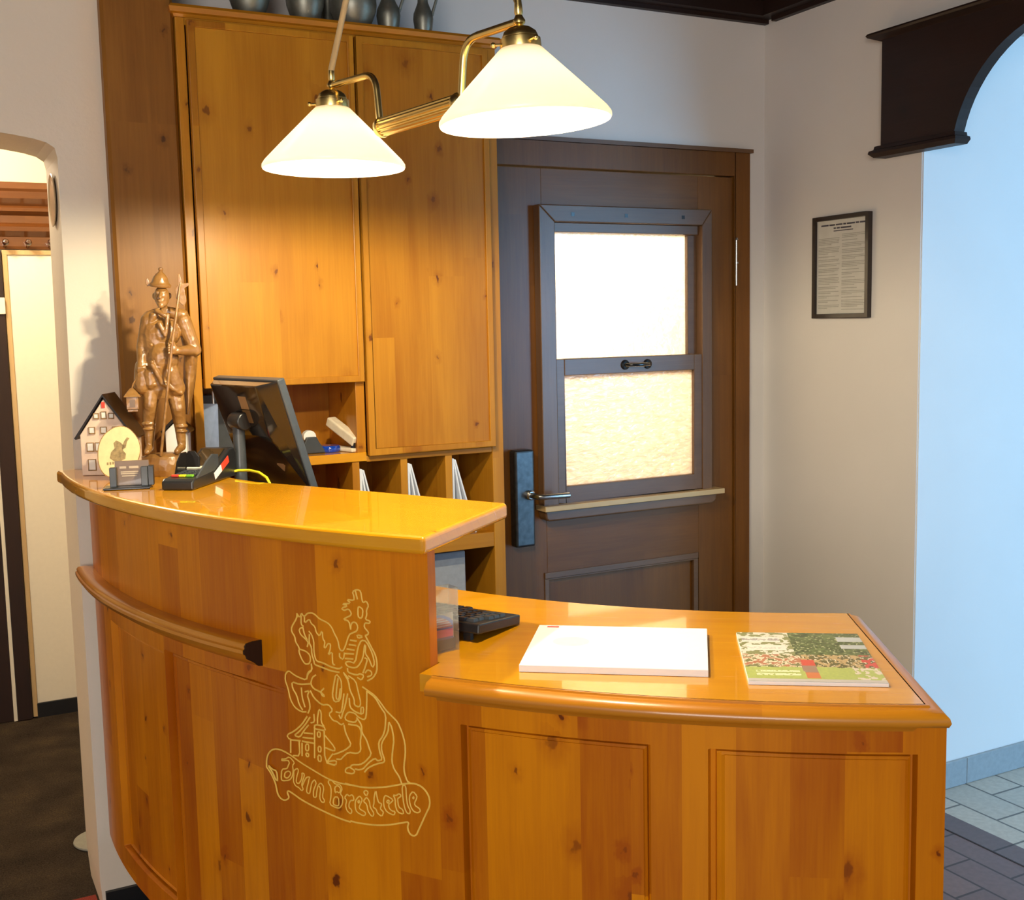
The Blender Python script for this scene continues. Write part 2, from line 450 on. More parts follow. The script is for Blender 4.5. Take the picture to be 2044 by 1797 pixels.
M['tile_light'] = tiles('pale_grey_tile', srgb(196, 194, 184), srgb(186, 186, 178), srgb(104, 106, 104), 0.27, 0.142, rot=PI / 2)

def carpet():
    t = NT('brown_carpet'); tc = t.n('ShaderNodeTexCoord')
    a = t.n('ShaderNodeTexNoise', Scale=220.0, Detail=3.0); t.l(tc.outputs['Object'], a.inputs['Vector'])
    b = t.n('ShaderNodeTexNoise', Scale=7.0, Detail=3.0); t.l(tc.outputs['Object'], b.inputs['Vector'])
    f = t.math('ADD', t.math('MULTIPLY', a.outputs[0], 0.6), t.math('MULTIPLY', b.outputs[0], 0.4))
    c = t.ramp(f, [(0.35, (0.018, 0.014, 0.012)), (0.55, (0.055, 0.040, 0.028)), (0.72, (0.11, 0.075, 0.035))])
    t.set(Base_Color=c, Roughness=0.95, Specular_IOR_Level=0.1); t.bump(a.outputs[0], 0.6, 0.004); return t.m
M['carpet'] = carpet()
# ------------------------------------------------------------------ setting
YB = 3.27      # back wall
XR = 2.75      # right wall
YP = 3.06      # white pillar / left wall face
YC = 3.015     # cabinet front
ZC = 2.62      # ceiling
S = 'structure'
def struct(name, mb, mat, **k):
    return mb.build(name, mat, kind=S, **k)

# floors
struct('floor_tiles', MB().box(-2.2, 2.66, -2.5, YB, -0.1, 0.0), M['tile_dark'])
struct('floor_border', MB().box(2.66, XR, -2.5, YB, -0.1, 0.0), M['tile_border'])
struct('trim_3', MB().box(2.655, 2.661, -2.5, YB, -0.01, 0.0012), M['darkwood'])
struct('floor_hall', MB().box(XR, 6.2, -2.6, 2.545, -0.1, 0.0), M['tile_light'])
struct('floor_passage', MB().box(-1.6, 0.62, 2.86, 4.9, -0.05, 0.004), M['carpet'])

# back wall with the door opening (door 1.53 .. 2.675 wide, 2.125 high)
struct('wall_back', MB().box(0.47, 1.53, YB, YB + 0.12, 0, ZC).box(1.53, 2.675, YB, YB + 0.12, 2.125, ZC)
       .box(2.675, XR + 0.05, YB, YB + 0.12, 0, ZC), M['smooth'])
# right wall: thick block ending in the bright reveal, header over the opening
struct('wall_right', MB().box(XR, 6.2, 2.545, YB + 0.12, 0, ZC), M['jamb'])
struct('wall_right_face', MB().box(XR - 0.004, XR, 2.549, YB, 0, ZC), M['smooth'])
struct('wall_header', MB().box(XR, XR + 0.22, 0.70, 2.545, 2.36, ZC).box(XR - 0.004, XR, 0.70, 2.549, 2.36, ZC), M['smooth'])
struct('wall_right_near', MB().box(XR - 0.004, XR + 0.22, -2.6, 0.70, 0, ZC), M['smooth'])
bb = MB(); 
for x0, x1 in ((XR + 0.003, 2.985), (2.987, 3.36), (3.363, 3.74), (3.743, 4.12), (4.123, 4.5), (4.503, 4.9)):
    bb.box(x0, x1, 2.533, 2.545, 0.001, 0.088)
struct('baseboard_hall', bb, plain('grey_tile_skirting', srgb(150, 160, 165), 0.45), bevel=0.0015)
struct('wall_hall_far', MB().box(6.2, 6.3, -2.7, 2.6, 0, ZC).box(XR + 0.5, 6.2, -2.7, -2.6, 0, ZC), M['smooth'])

# left wall: rough plaster, arched passage opening (x -0.55 .. 0.358)
arch = [(0.358, 0.0), (0.351, 0.10), (0.351, 1.1), (0.356, 1.6), (0.358, 1.93), (0.358, 1.965), (0.353, 1.988), (0.335, 2.0), (0.305, 2.008), (0.26, 2.015), (0.15, 2.028), (0.0, 2.036), (-0.1, 2.038)]
archL = [(-0.2 - x, z) for x, z in arch[::-1]][1:]
pts = arch + archL
poly = [(0.475, 0.0), (0.475, ZC), (-2.2, ZC), (-2.2, 0.0)]
# split into right pier, lintel, left pier so that faces stay convex enough
pl = MB()
def wallstrip(mb, line, y0, y1):
    n = len(line)
    vs = [(x, y, z) for y in (y0, y1) for x, z in line]
    mb.add(vs, [(i, i + 1, n + i + 1, n + i) for i in range(n - 1)])
right_edge = [(0.475, z) for x, z in arch]
for y in (YP, YP + 0.26):
    vs = []; fs = []
    n = len(pts)
    for x, z in pts: vs.append((x, y, z))
    outer = []
    for i, (x, z) in enumerate(pts):
        if i < 5: outer.append((0.475, z))
        elif i >= n - 5: outer.append((-2.2, z))
        else: outer.append((x, ZC))
    outer[4] = (0.475, pts[4][1]); outer[5] = (0.475, ZC)
    outer[n - 5] = (-2.2, pts[n - 5][1]); outer[n - 6] = (-2.2, ZC)
    for x, z in outer: vs.append((x, y, z))
    fs = [(i, i + 1, n + i + 1, n + i) for i in range(n - 1)]
    pl.add(vs, fs)
wallstrip(pl, pts, YP, YP + 0.26)
wallstrip(pl, [(0.475, 0), (0.475, ZC)], YP, YP + 0.26)
wl = struct('wall_left', pl, M['plaster'])
struct('baseboard_left', MB().box(0.362, 0.50, YP - 0.012, YP, 0.004, 0.072), M['black'])
struct('wall_side', MB().box(-2.3, -2.2, -1.2, YP + 0.26, 0, ZC), M['smooth'])

# passage behind the arch
struct('wall_passage_far', MB().box(-1.6, 0.75, 4.86, 4.96, 0, 2.6), M['cream'])
struct('wall_passage_right', MB().box(0.62, 0.72, YB + 0.05, 4.86, 0, 2.6).box(0.475, 0.62, YB + 0.121, YB + 0.13, 0, 2.6), M['cream'])
struct('wall_passage_left', MB().box(-1.7, -1.6, YP + 0.26, 4.96, 0, 2.6), M['cream'])
struct('ceiling_passage', MB().box(-1.7, 0.72, YP + 0.26, 4.96, 2.5, 2.6), M['white_paint'])
struct('baseboard_passage', MB().box(0.36, 0.62, 4.838, 4.86, 0.004, 0.062), M['black'])

# ceiling and dark cornice
struct('ceiling', MB().box(-2.3, XR + 0.2, -2.5, YB + 0.1, ZC, ZC + 0.06), M['darkwood'])
struct('ceiling_hall', MB().box(XR + 0.22, 6.2, -2.6, 2.545, 2.40, 2.46), M['smooth'])
struct('trim_1', MB().box(0.475, XR, YB - 0.06, YB, 2.572, ZC).box(0.475, XR, YB - 0.022, YB, 2.558, 2.572), M['darkwood'], grain=(1, 0, 0))
struct('trim_2', MB().box(XR - 0.064, XR - 0.004, -2.5, YB - 0.06, 2.572, ZC).box(XR - 0.026, XR - 0.004, -2.5, YB - 0.06, 2.558, 2.572), M['darkwood'], grain=(0, 1, 0))

# ------------------------------------------------------------------ the dark wooden arch on the right wall
aw = thing('wooden_arch', 'dark brown curved wooden arch board fixed to the right wall over the opening', 'arch', (XR - 0.03, 2.55, 2.2))
prof = [(2.676, 2.385), (2.676, 2.05), (2.402, 2.05)]
th = [R_(80 - 5 * i) for i in range(17)]
cur = [(2.046 + 0.36 * math.sin(a), 1.968 + 0.36 * math.cos(a)) for a in th]
prof += cur + [(1.2, 2.328)]
prof += [(1.2 - (y - 2.046) - 0.0, z) for y, z in cur[::-1]] + [(0.842, 2.05), (0.57, 2.05), (0.57, 2.385)]
b = MB(); top = 2.385
k0 = [p for p in prof[1:-1]]
n = len(k0)
vs = [(x, y, z) for x in (XR - 0.045, XR - 0.003) for y, z in k0] + [(x, y, top) for x in (XR - 0.045, XR - 0.003) for y, z in k0]
fs = []
for i in range(n - 1):
    fs += [(i, i + 1, 2 * n + i + 1, 2 * n + i), (n + i, 3 * n + i, 3 * n + i + 1, n + i + 1), (i, n + i, n + i + 1, i + 1)]
fs += [(0, 2 * n, 3 * n, n), (n - 1, 2 * n - 1, 4 * n - 1, 3 * n - 1)]
b.add(vs, fs)
b.build('arch_board', M['darkwood'], aw, grain=(0, 1, 0))
for y0, y1, nm in ((2.392, 2.686, 'base_moulding'), (0.56, 0.855, 'base_moulding')):
    m = MB().sweep([(XR - 0.004, y1), (XR - 0.045, y1), (XR - 0.045, y0), (XR - 0.004, y0)], [(o, z) for o, z in [(0, 2.024), (0.010, 2.024), (0.022, 2.036), (0.020, 2.044), (0.010, 2.048), (0.008, 2.058), (0, 2.060)]])
    m.box(XR - 0.045, XR - 0.004, y0, y1, 2.024, 2.06)
    m.build(nm, M['darkwood'], aw, grain=(0, 1, 0))
m = MB().sweep([(XR - 0.003, 2.69), (XR - 0.045, 2.69), (XR - 0.045, 0.56), (XR - 0.003, 0.56)],
               [(0, 2.375), (0.006, 2.378), (0.024, 2.386), (0.028, 2.392), (0.024, 2.398), (0, 2.40)])
m.box(XR - 0.045, XR - 0.004, 0.56, 2.69, 2.38, 2.40)
m.build('cap_moulding', M['darkwood'], aw, grain=(0, 1, 0))

# ------------------------------------------------------------------ door (structure) in the back wall
door = thing('door_1', 'dark brown wooden hatch door with two frosted panes beside the pine cabinet', 'door', (2.1, YB, 0), kind=S)
yf = YB - 0.012   # frame face
yl = YB - 0.004   # leaf face
f = MB().box(1.535, 1.60, yf, YB + 0.10, 0, 2.115).box(2.605, 2.673, yf, YB + 0.10, 0, 2.115).box(1.60, 2.605, yf, YB + 0.10, 2.032, 2.115)
f.build('door_frame', M['doorwood'], door, bevel=0.003)
MB().box(1.53, 2.678, yf - 0.012, YB + 0.02, 2.113, 2.126).build('frame_cap', M['doortrim'], door, grain=(1, 0, 0))
# leaf: stiles and rails round the window and the lower field
lf = MB().box(1.603, 1.83, yl, YB + 0.045, 0.01, 2.028).box(2.45, 2.602, yl, YB + 0.045, 0.01, 2.028)
lf.build('leaf_stiles', M['doorwood'], door, bevel=0.001)
lf = MB().box(1.83, 2.45, yl, YB + 0.045, 1.87, 2.028).box(1.83, 2.45, yl, YB + 0.045, 0.71, 0.95).box(1.83, 2.45, yl, YB + 0.045, 0.01, 0.16)
lf.build('leaf_rails', M['doorwood'], door, grain=(1, 0, 0), bevel=0.001)
q = MB().box(1.83, 2.45, yl + 0.012, YB + 0.035, 0.16, 0.71)
q.build('leaf_panel', M['doorwood'], door)
gm = MB()
for z0, z1 in ((0.685, 0.712),):
    gm.box(1.817, 2.445, yl - 0.006, yl + 0.012, z0 + 0.006, z1)
    gm.box(1.817, 2.445, yl - 0.003, yl + 0.012, z0, z0 + 0.006)
gm.box(2.425, 2.445, yl - 0.004, yl + 0.012, 0.16, 0.69).box(1.817, 1.834, yl - 0.004, yl + 0.012, 0.16, 0.69)
gm.build('panel_moulding', M['doortrim'], door, bevel=0.002, grain=(1, 0, 0))
# window casing (proud by 3 cm)
yc = YB - 0.042
c = MB()
c.prism([(1.80, 0.94), (1.858, 0.94), (1.858, 1.857), (1.80, 1.911)], yc, yl, 'y')
c.prism([(2.44, 0.94), (2.482, 0.94), (2.482, 1.911), (2.44, 1.857)], yc, yl, 'y')
c.build('casing_stiles', M['doortrim'], door, bevel=0.003)
MB().prism([(1.80, 1.911), (1.858, 1.857), (2.44, 1.857), (2.482, 1.911)], yc, yl, 'y').build('casing_head', M['doortrim'], door, bevel=0.003, grain=(1, 0, 0))
plg = MB()
for x in (1.925, 2.13, 2.36):
    plg.box(x - 0.006, x + 0.006, yc - 0.001, yc + 0.01, 1.876, 1.888)
plg.build('wooden_pegs', M['iron'], door)
# upper sash
u = MB().box(1.858, 2.44, YB - 0.022, YB + 0.02, 1.826, 1.857).box(2.402, 2.44, YB - 0.008, YB + 0.03, 1.40, 1.826)
us = u.build('upper_sash', M['doortrim'], door, bevel=0.002, grain=(1, 0, 0))
MB().box(1.85, 2.405, YB + 0.006, YB + 0.010, 1.39, 1.83).build('upper_pane', M['pane_up'], us)
# lower sash
l = MB().box(1.857, 1.888, yc + 0.005, YB - 0.004, 0.945, 1.418).box(2.408, 2.458, yc + 0.005, YB - 0.004, 0.945, 1.418)
l.box(1.888, 2.408, yc + 0.004, YB - 0.004, 1.364, 1.418).box(1.888, 2.408, yc + 0.005, YB - 0.004, 0.945, 1.0)
ls = l.build('lower_sash', M['doortrim'], door, bevel=0.002, grain=(1, 0, 0))
MB().box(1.88, 2.412, YB - 0.022, YB - 0.018, 0.99, 1.372).build('lower_pane', M['pane_low'], ls)

h = MB().tube([(2.122, yc - 0.004, 1.391), (2.126, yc - 0.018, 1.391), (2.14, yc - 0.026, 1.391), (2.167, yc - 0.030, 1.391), (2.194, yc - 0.026, 1.391), (2.208, yc - 0.018, 1.391), (2.212, yc - 0.004, 1.391)],
              [0.007, 0.006, 0.0055, 0.007, 0.0055, 0.006, 0.007])
for x in (2.122, 2.212):
    h.lathe([(0.0, 0), (0.017, 0), (0.016, 0.004), (0.009, 0.007), (0.0, 0.007)], (x, yc + 0.004, 1.391), 20, Matrix.Rotation(PI / 2, 4, 'X'))
h.build('sash_pull', M['iron'], ls)
# sill and apron
MB().box(1.79, 2.515, yc - 0.028, yl, 0.926, 0.944).build('sill_board', M['sillwood'], door, bevel=0.002, grain=(1, 0, 0))
MB().prism([(1.81, 0.892), (2.47, 0.892), (2.487, 0.9), (2.492, 0.926), (1.797, 0.926), (1.800, 0.9)], yc - 0.014, yl, 'y').build('apron', M['doortrim'], door, bevel=0.006, bseg=3, grain=(1, 0, 0))
# lock plate and lever
lp = MB().box(1.694, 1.766, YB - 0.046, yl, 0.815, 1.131).build('lock_plate', M['plate'], door, bevel=0.008, bseg=3)
lv = MB().lathe([(0.0, 0), (0.016, 0), (0.016, 0.012), (0.012, 0.016), (0.0, 0.016)], (1.745, YB - 0.045, 0.985), 24, Matrix.Rotation(PI / 2, 4, 'X'))
lv.tube([(1.745, YB - 0.05, 0.985), (1.745, YB - 0.085, 0.985), (1.752, YB - 0.098, 0.984), (1.768, YB - 0.102, 0.983), (1.86, YB - 0.102, 0.981)], 0.0095)
lv.build('lever', M['steel'], lp)
hg = MB().lathe([(0.0, 0), (0.004, 0), (0.004, 0.16), (0.0, 0.16)], (2.607, yf - 0.005, 1.653), 16)
hg.box(2.607, 2.615, yf - 0.001, yf + 0.01, 1.655, 1.81).lathe([(0, 0), (0.007, 0), (0.007, 0.006), (0, 0.006)], (2.607, yf - 0.006, 1.729), 16)
hg.lathe([(0, 0), (0.007, 0), (0.005, 0.008), (0, 0.01)], (2.607, yf - 0.006, 1.811), 16)
hg.build('hinge', M['steel'], door)
hg = MB().lathe([(0.0, 0), (0.005, 0), (0.005, 0.16), (0.0, 0.16)], (2.607, yf - 0.006, 0.3), 16).box(2.607, 2.615, yf - 0.001, yf + 0.01, 0.3, 0.46)
hg.build('hinge', M['oldbrass'], door)
# lit room behind the door
struct('wall_office', MB().box(1.0, 3.3, 5.0, 5.1, 0, 2.6).box(0.95, 1.0, YB + 0.13, 5.1, 0, 2.6).box(3.3, 3.35, YB + 0.13, 5.1, 0, 2.6).box(0.95, 3.35, YB + 0.13, 5.1, 2.6, 2.65), M['cream'])
struct('floor_office', MB().box(0.95, 3.35, YB + 0.125, 5.1, -0.06, 0.0), M['rackwood'])

# ------------------------------------------------------------------ wall panel and pine cabinet
MB().box(0.472, 0.647, YC + 0.005, YB - 0.002, 0.0, 2.6).build('wall_board', M['boardwood'], None, bevel=0.008, bseg=1)
wb = bpy.data.objects['wall_board']
tag(wb, 'tall narrow brown stained board between the white wall and the pine cabinet', 'panel')

cab = thing('wall_cabinet', 'tall honey-coloured pine cabinet with two long doors and pigeonholes behind the counter', 'cabinet', (1.1, YC, 0))
X0, X1 = 0.649, 1.547
ct = M['cabinet']
fr = MB().box(X0, 0.672, YC, YB - 0.004, 0, 2.318).box(1.510, X1, YC, YB - 0.004, 0, 2.318)
fr.build('carcass_sides', ct, cab, bevel=0.0015)
MB().box(0.672, 1.51, YB - 0.018, YB - 0.004, 0.877, 1.40).build('back_panel', ct, cab)
MB().box(0.672, 1.51, YC + 0.002, YB - 0.004, 2.30, 2.318).build('top_board', ct, cab, grain=(1, 0, 0))
MB().sweep([(X0, YB - 0.01), (X0, YC), (X1, YC), (X1, YB - 0.01)], [(-0.02, 2.318), (0.002, 2.318), (0.006, 2.325), (0.014, 2.328), (0.016, 2.340), (0.010, 2.348), (-0.02, 2.348)]).box(X0, X1, YC, YB - 0.01, 2.33, 2.347).build('cornice', M['trim'], cab, grain=(1, 0, 0))
def cab_door(name, x0, x1, z0, z1):
    y1 = YC - 0.002; y0 = y1 - 0.02
    d = MB(); w = 0.018
    d.box(x0, x1, y0 + 0.005, y1, z0, z1)
    fr_ = [(x0, z0), (x1, z0), (x1, z1), (x0, z1)]; inn = [(x0 + w, z0 + w), (x1 - w, z0 + w), (x1 - w, z1 - w), (x0 + w, z1 - w)]
    d.prism([fr_[0], fr_[1], inn[1], inn[0]], y0, y0 + 0.006, 'y').prism([fr_[2], fr_[3], inn[3], inn[2]], y0, y0 + 0.006, 'y')
    d.prism([fr_[1], fr_[2], inn[2], inn[1]], y0, y0 + 0.006, 'y').prism([fr_[3], fr_[0], inn[0], inn[3]], y0, y0 + 0.006, 'y')
    return d.build(name, ct, cab, bevel=0.0018)
cab_door('cabinet_door', 0.674, 1.111, 1.386, 2.310)
cab_door('cabinet_door', 1.118, 1.512, 1.179, 2.310)
# niche and pigeonholes
MB().box(1.090, 1.116, YC + 0.001, YB - 0.018, 1.163, 2.30).build('upright', ct, cab, bevel=0.0012)
MB().box(0.672, 1.090, YC + 0.004, YB - 0.018, 1.395, 1.41).build('niche_ceiling', ct, cab, grain=(1, 0, 0))
MB().box(0.672, 1.116, YC - 0.001, YB - 0.018, 1.163, 1.188).build('shelf', M['top'], cab, grain=(1, 0, 0), bevel=0.0015)
MB().box(1.116, 1.51, YC + 0.002, YB - 0.018, 1.160, 1.176).build('shelf', ct, cab, grain=(1, 0, 0), bevel=0.0015)
for x0, x1 in ((0.79, 0.811), (0.934, 0.955), (1.074, 1.095), (1.2185, 1.2395), (1.358, 1.3795)):
    MB().box(x0, x1, YC + 0.003, YB - 0.018, 0.921, 1.162).build('pigeonhole_divider', ct, cab, bevel=0.001)
MB().box(0.672, 1.51, YC + 0.001, YB - 0.018, 0.877, 0.921).build('rail', ct, cab, grain=(1, 0, 0), bevel=0.0015)
MB().box(1.437, 1.447, YC + 0.10, YB - 0.006, 0.0, 0.877).build('bay_divider', M['boardwood'], cab)
MB().box(1.447, 1.51, YB - 0.016, YB - 0.004, 0.0, 0.877).build('bay_back', M['boardwood'], cab)
MB().box(0.78, 0.80, YC + 0.003, YB - 0.006, 0.0, 0.877).build('bay_side', ct, cab)

# ------------------------------------------------------------------ reception counter: concentric arcs
CC = Vector((2.355, 2.934)); RF = 2.05; RP = 1.98
ZH = 1.195; ZD = 0.955
def arcp(a, r): return (CC.x + r * math.cos(R_(a)), CC.y + r * math.sin(R_(a)))
ctr = thing('reception_counter', 'curved two-level pine reception counter with engraved emblem and moulded desk edge', 'counter', (0.9, 2.0, 0))
# raised top
seg = [178.0 + (217.05 - 178.0) * i / 60 for i in range(61)]
outl = [arcp(a, RF - 0.006) for a in seg]
outl += [(1.002, 1.940), (0.878, 2.179), (0.779, 2.366), (0.683, 2.533), (0.652, 2.63), (0.632, 2.76), (0.625, YC - 0.004), (0.472, YC - 0.004), (0.470, YP - 0.002), (0.308, YP - 0.002)]
t = MB().prism([(x, y) for x, y in outl], ZH - 0.031, ZH)
t.build('raised_top', M['top'], ctr, grain=(0.45, -0.9, 0), bevel=0.008, bseg=4)
# desk top
dseg = [177.0 + (239.2 - 177.0) * i / 80 for i in range(81)]
SPL = 217.0
dseg = [216.2 + (239.2 - 216.2) * i / 40 for i in range(41)]
path = [arcp(a, RP - 0.031) for a in [177.0 + 39.19 * i / 50 for i in range(51)]] + [arcp(a, RF - 0.03) for a in dseg]
endp = [arcp(239.6, 1.478)]
full = path + endp
inner = [arcp(a, 1.475) for a in [239.6 - (239.6 - 177.0) * i / 60 for i in range(61)]][1:]
MB().prism(full + inner, ZD - 0.03, ZD).build('desk_top', M['top'], ctr, grain=(0.80, -0.6, 0))
mprof = [(-0.002, ZD), (0.004, ZD), (0.0055, ZD - 0.003), (0.009, ZD - 0.003), (0.021, ZD - 0.006), (0.028, ZD - 0.013), (0.030, ZD - 0.020), (0.027, ZD - 0.027),
         (0.016, ZD - 0.031), (0.003, ZD - 0.033), (-0.004, ZD - 0.036), (-0.010, ZD - 0.041), (-0.014, ZD - 0.0475), (-0.032, ZD - 0.048), (-0.035, ZD - 0.02)]
def uvsweep(name, path2, prof, mat, parent, smooth=True):
    mb = MB(); n = len(path2); base = len(mb.v)
    mb.sweep(path2, prof, smooth=smooth)
    L = [0]
    for i in range(1, n): L.append(L[-1] + (Vector(path2[i]) - Vector(path2[i - 1])).length)
    D = [0]
    for a in range(1, len(prof)): D.append(D[-1] + math.hypot(prof[a][0] - prof[a - 1][0], prof[a][1] - prof[a - 1][1]))
    q = 0
    for i in range(n - 1):
        for a in range(len(prof) - 1):
            mb.uv[q] = [(D[a], L[i]), (D[a], L[i + 1]), (D[a + 1], L[i + 1]), (D[a + 1], L[i])]; q += 1
    return mb.build(name, mat, parent, angle=50)
uvsweep('desk_edge_moulding', [arcp(a, RF - 0.03) for a in [216.9] + [q for q in dseg if q > 217.1]] + endp, mprof, M['trim'], ctr)
# handrail moulding under the raised top, same height as the desk edge
rpath = [arcp(a, RP) for a in [177.5 + (204.6 - 177.5) * i / 44 for i in range(45)]]
rprof = [(-0.004, ZD - 0.004), (0.020, ZD - 0.002), (0.036, ZD - 0.003), (0.040, ZD - 0.008), (0.039, ZD - 0.013), (0.043, ZD - 0.015), (0.043, ZD - 0.022), (0.038, ZD - 0.026), (0.036, ZD - 0.033), (0.020, ZD - 0.043), (0.010, ZD - 0.052), (-0.004, ZD - 0.055)]
uvsweep('rail_moulding', rpath, rprof, M['trim'], ctr)
dark_end = MB(); p0 = Vector(arcp(204.6, RP)); tn = Vector((-math.sin(R_(204.6)), math.cos(R_(204.6)))); nr = Vector((math.cos(R_(204.6)), math.sin(R_(204.6))))
vs = []
for o, z in rprof:
    for s_ in (0.0008, 0.0040):
        q = p0 + nr * o + tn * s_
        vs.append((q.x, q.y, z))
k = len(rprof)
dark_end.add(vs, [[2 * i for i in range(k)], [2 * i + 1 for i in range(k)][::-1]] + [(2 * i, 2 * ((i + 1) % k), 2 * ((i + 1) % k) + 1, 2 * i + 1) for i in range(k)])
dark_end.build('rail_end', M['darkwood'], ctr)

# curved fronts with recessed fields
def field(a, z, a0, a1, z0, z1, depth, w, wl=None, fade=False, left=True):
    """recess depth (>0 goes inwards) at angle a (deg), height z"""
    if not (a0 < a < a1 and z0 < z < z1): return 0.0
    def prof(t):
        for (t0, d0), (t1, d1) in zip(QP[:-1], QP[1:]):
            if t <= t1: return d0 + (d1 - d0) * (t - t0) / (t1 - t0)
        return QP[-1][1]
    k = (wl or w) / w
    tl = (a - a0) * PI / 180 * RP / k; tr = (a1 - a) * PI / 180 * RP; tz = min(z - z0, z1 - z)
    if fade:
        dd_ = prof(min(tl, tz) / w) * depth
        return dd_ * max(0.0, min(1.0, (a1 - a) / (a1 - a0) * 2.4))
    return prof(min(tl, tr, tz) / w) * depth
QP = [(0.0, 0.0), (0.12, 0.95), (0.42, 1.0), (0.52, 0.55), (0.80, 0.45), (1.0, 0.62)]
def front(name, a0, a1, z0, z1, fields, mat, thick=0.03):
    As = {a0, a1}; Zs = {z0, z1}
    st = 0.55
    k = int((a1 - a0) / st) + 1
    for i in range(k + 1): As.add(a0 + (a1 - a0) * i / k)
    for fl in fields:
        f0, f1, g0, g1, dep, w = fl[:6]; wl_ = fl[6] if len(fl) > 6 and fl[6] else w
        for d in [q_ * w for q_, _ in QP]:
            As |= {f1 - math.degrees(d / RP)}; Zs |= {g0 + d, g1 - d}
        for d in [q_ * wl_ for q_, _ in QP]: As |= {f0 + math.degrees(d / RP)}
    As = sorted(a for a in As if a0 <= a <= a1); Zs = sorted(z for z in Zs if z0 <= z <= z1)
    As = [a for i, a in enumerate(As) if i == 0 or a - As[i - 1] > 1e-4]; Zs = [z for i, z in enumerate(Zs) if i == 0 or z - Zs[i - 1] > 1e-5]
    mb = MB(); na, nz = len(As), len(Zs); vs = []
    for a in As:
        for z in Zs:
            d = max([field(a, z, *fl) for fl in fields] + [0.0])
            x, y = arcp(a, RP - d); vs.append((x, y, z))
    fs = []; uvs = []
    for i in range(na - 1):
        for j in range(nz - 1):
            fs.append((i * nz + j, (i + 1) * nz + j, (i + 1) * nz + j + 1, i * nz + j + 1))
            u0, u1 = RP * R_(As[i]), RP * R_(As[i + 1])
            uvs.append([(u0, Zs[j]), (u1, Zs[j]), (u1, Zs[j + 1]), (u0, Zs[j + 1])])
    mb.add(vs, fs, uvs)
    # inner face, top, bottom and ends
    iv = [(*arcp(a, RP - thick), z) for a in As for z in (z0, z1)]
    ov = [(*arcp(a, RP), z) for a in As for z in (z0, z1)]
    n0 = len(iv)
    fs2 = []
    for i in range(na - 1):
        fs2 += [(2 * i, 2 * i + 1, 2 * i + 3, 2 * i + 2), (n0 + 2 * i, 2 * i, 2 * i + 2, n0 + 2 * i + 2), (n0 + 2 * i + 1, n0 + 2 * i + 3, 2 * i + 3, 2 * i + 1)]
    fs2 += [(0, n0, n0 + 1, 1), (2 * na - 2, 2 * na - 1, n0 + 2 * na - 1, n0 + 2 * na - 2)]
    mb.add(iv + ov, fs2)
    o = mb.build(name, mat, ctr, uvoff=(0, 0))
    return o
ZB = 0.245
fp = front('raised_front', 177.6, 216.15, ZB, ZH - 0.031,
           [(184.1, 194.2, 0.303, 0.862, 0.022, 0.014, 0.034), (194.35, 206.5, 0.303, 0.868, 0.020, 0.014, 0.028, True)], M['panel'], 0.025)
front('desk_front', 216.15, 240.5, ZB, ZD - 0.047,
      [(217.75, 227.3, 0.303, 0.861, 0.020, 0.014, 0.018), (229.95, 239.25, 0.303, 0.861, 0.023, 0.015, 0.026)], M['panel'])
# end board, kick plinth
e0 = Vector(arcp(240.5, RP)); e1 = Vector(arcp(240.5, 1.52)); dd = (e1 - e0).normalized(); nn = Vector((-dd.y, dd.x))
if nn.dot(Vector(arcp(239, 1.7)) - e0) < 0: nn = -nn
eb = [e0 + dd * 0.0305, e1, e1 + nn * 0.025, e0 + dd * 0.0305 + nn * 0.025]
MB().prism([(p.x, p.y) for p in eb], ZB, ZD - 0.031).build('end_board', M['panel'], ctr)
ks = [178.5 + (239.8 - 178.5) * i / 60 for i in range(61)]
MB().prism([arcp(a, 1.90) for a in ks] + [arcp(a, 1.56) for a in ks[::-1]], 0.003, ZB + 0.0).build('plinth', M['black'], ctr)

# engraved emblem and lettering (thin cream grooves on the raised front)
def strokes(data, name, w):
    mb = MB()
    for l in data:
        raw = [(200 + l[i] / 1000.0, l[i + 1] / 10000.0) for i in range(0, len(l), 2)]
        closed = len(raw) > 3 and abs(raw[0][0] - raw[-1][0]) < 1e-6 and abs(raw[0][1] - raw[-1][1]) < 1e-6
        if closed: raw = raw[:-1]
        # one corner-cutting pass softens the traced line
        sm = []; n = len(raw)
        for i in range(n if closed else n - 1):
            a = raw[i]; b_ = raw[(i + 1) % n]
            sm += [(a[0] * .78 + b_[0] * .22, a[1] * .78 + b_[1] * .22), (a[0] * .22 + b_[0] * .78, a[1] * .22 + b_[1] * .78)]
        if not closed: sm = [raw[0]] + sm + [raw[-1]]
        pts3 = [Vector((*arcp(a, RP - 0.0002), z)) for a, z in sm]
        mb.tube(pts3, w, seg=6, closed=closed)
    return mb.build(name, M['engrave'], ctr, weld=False)
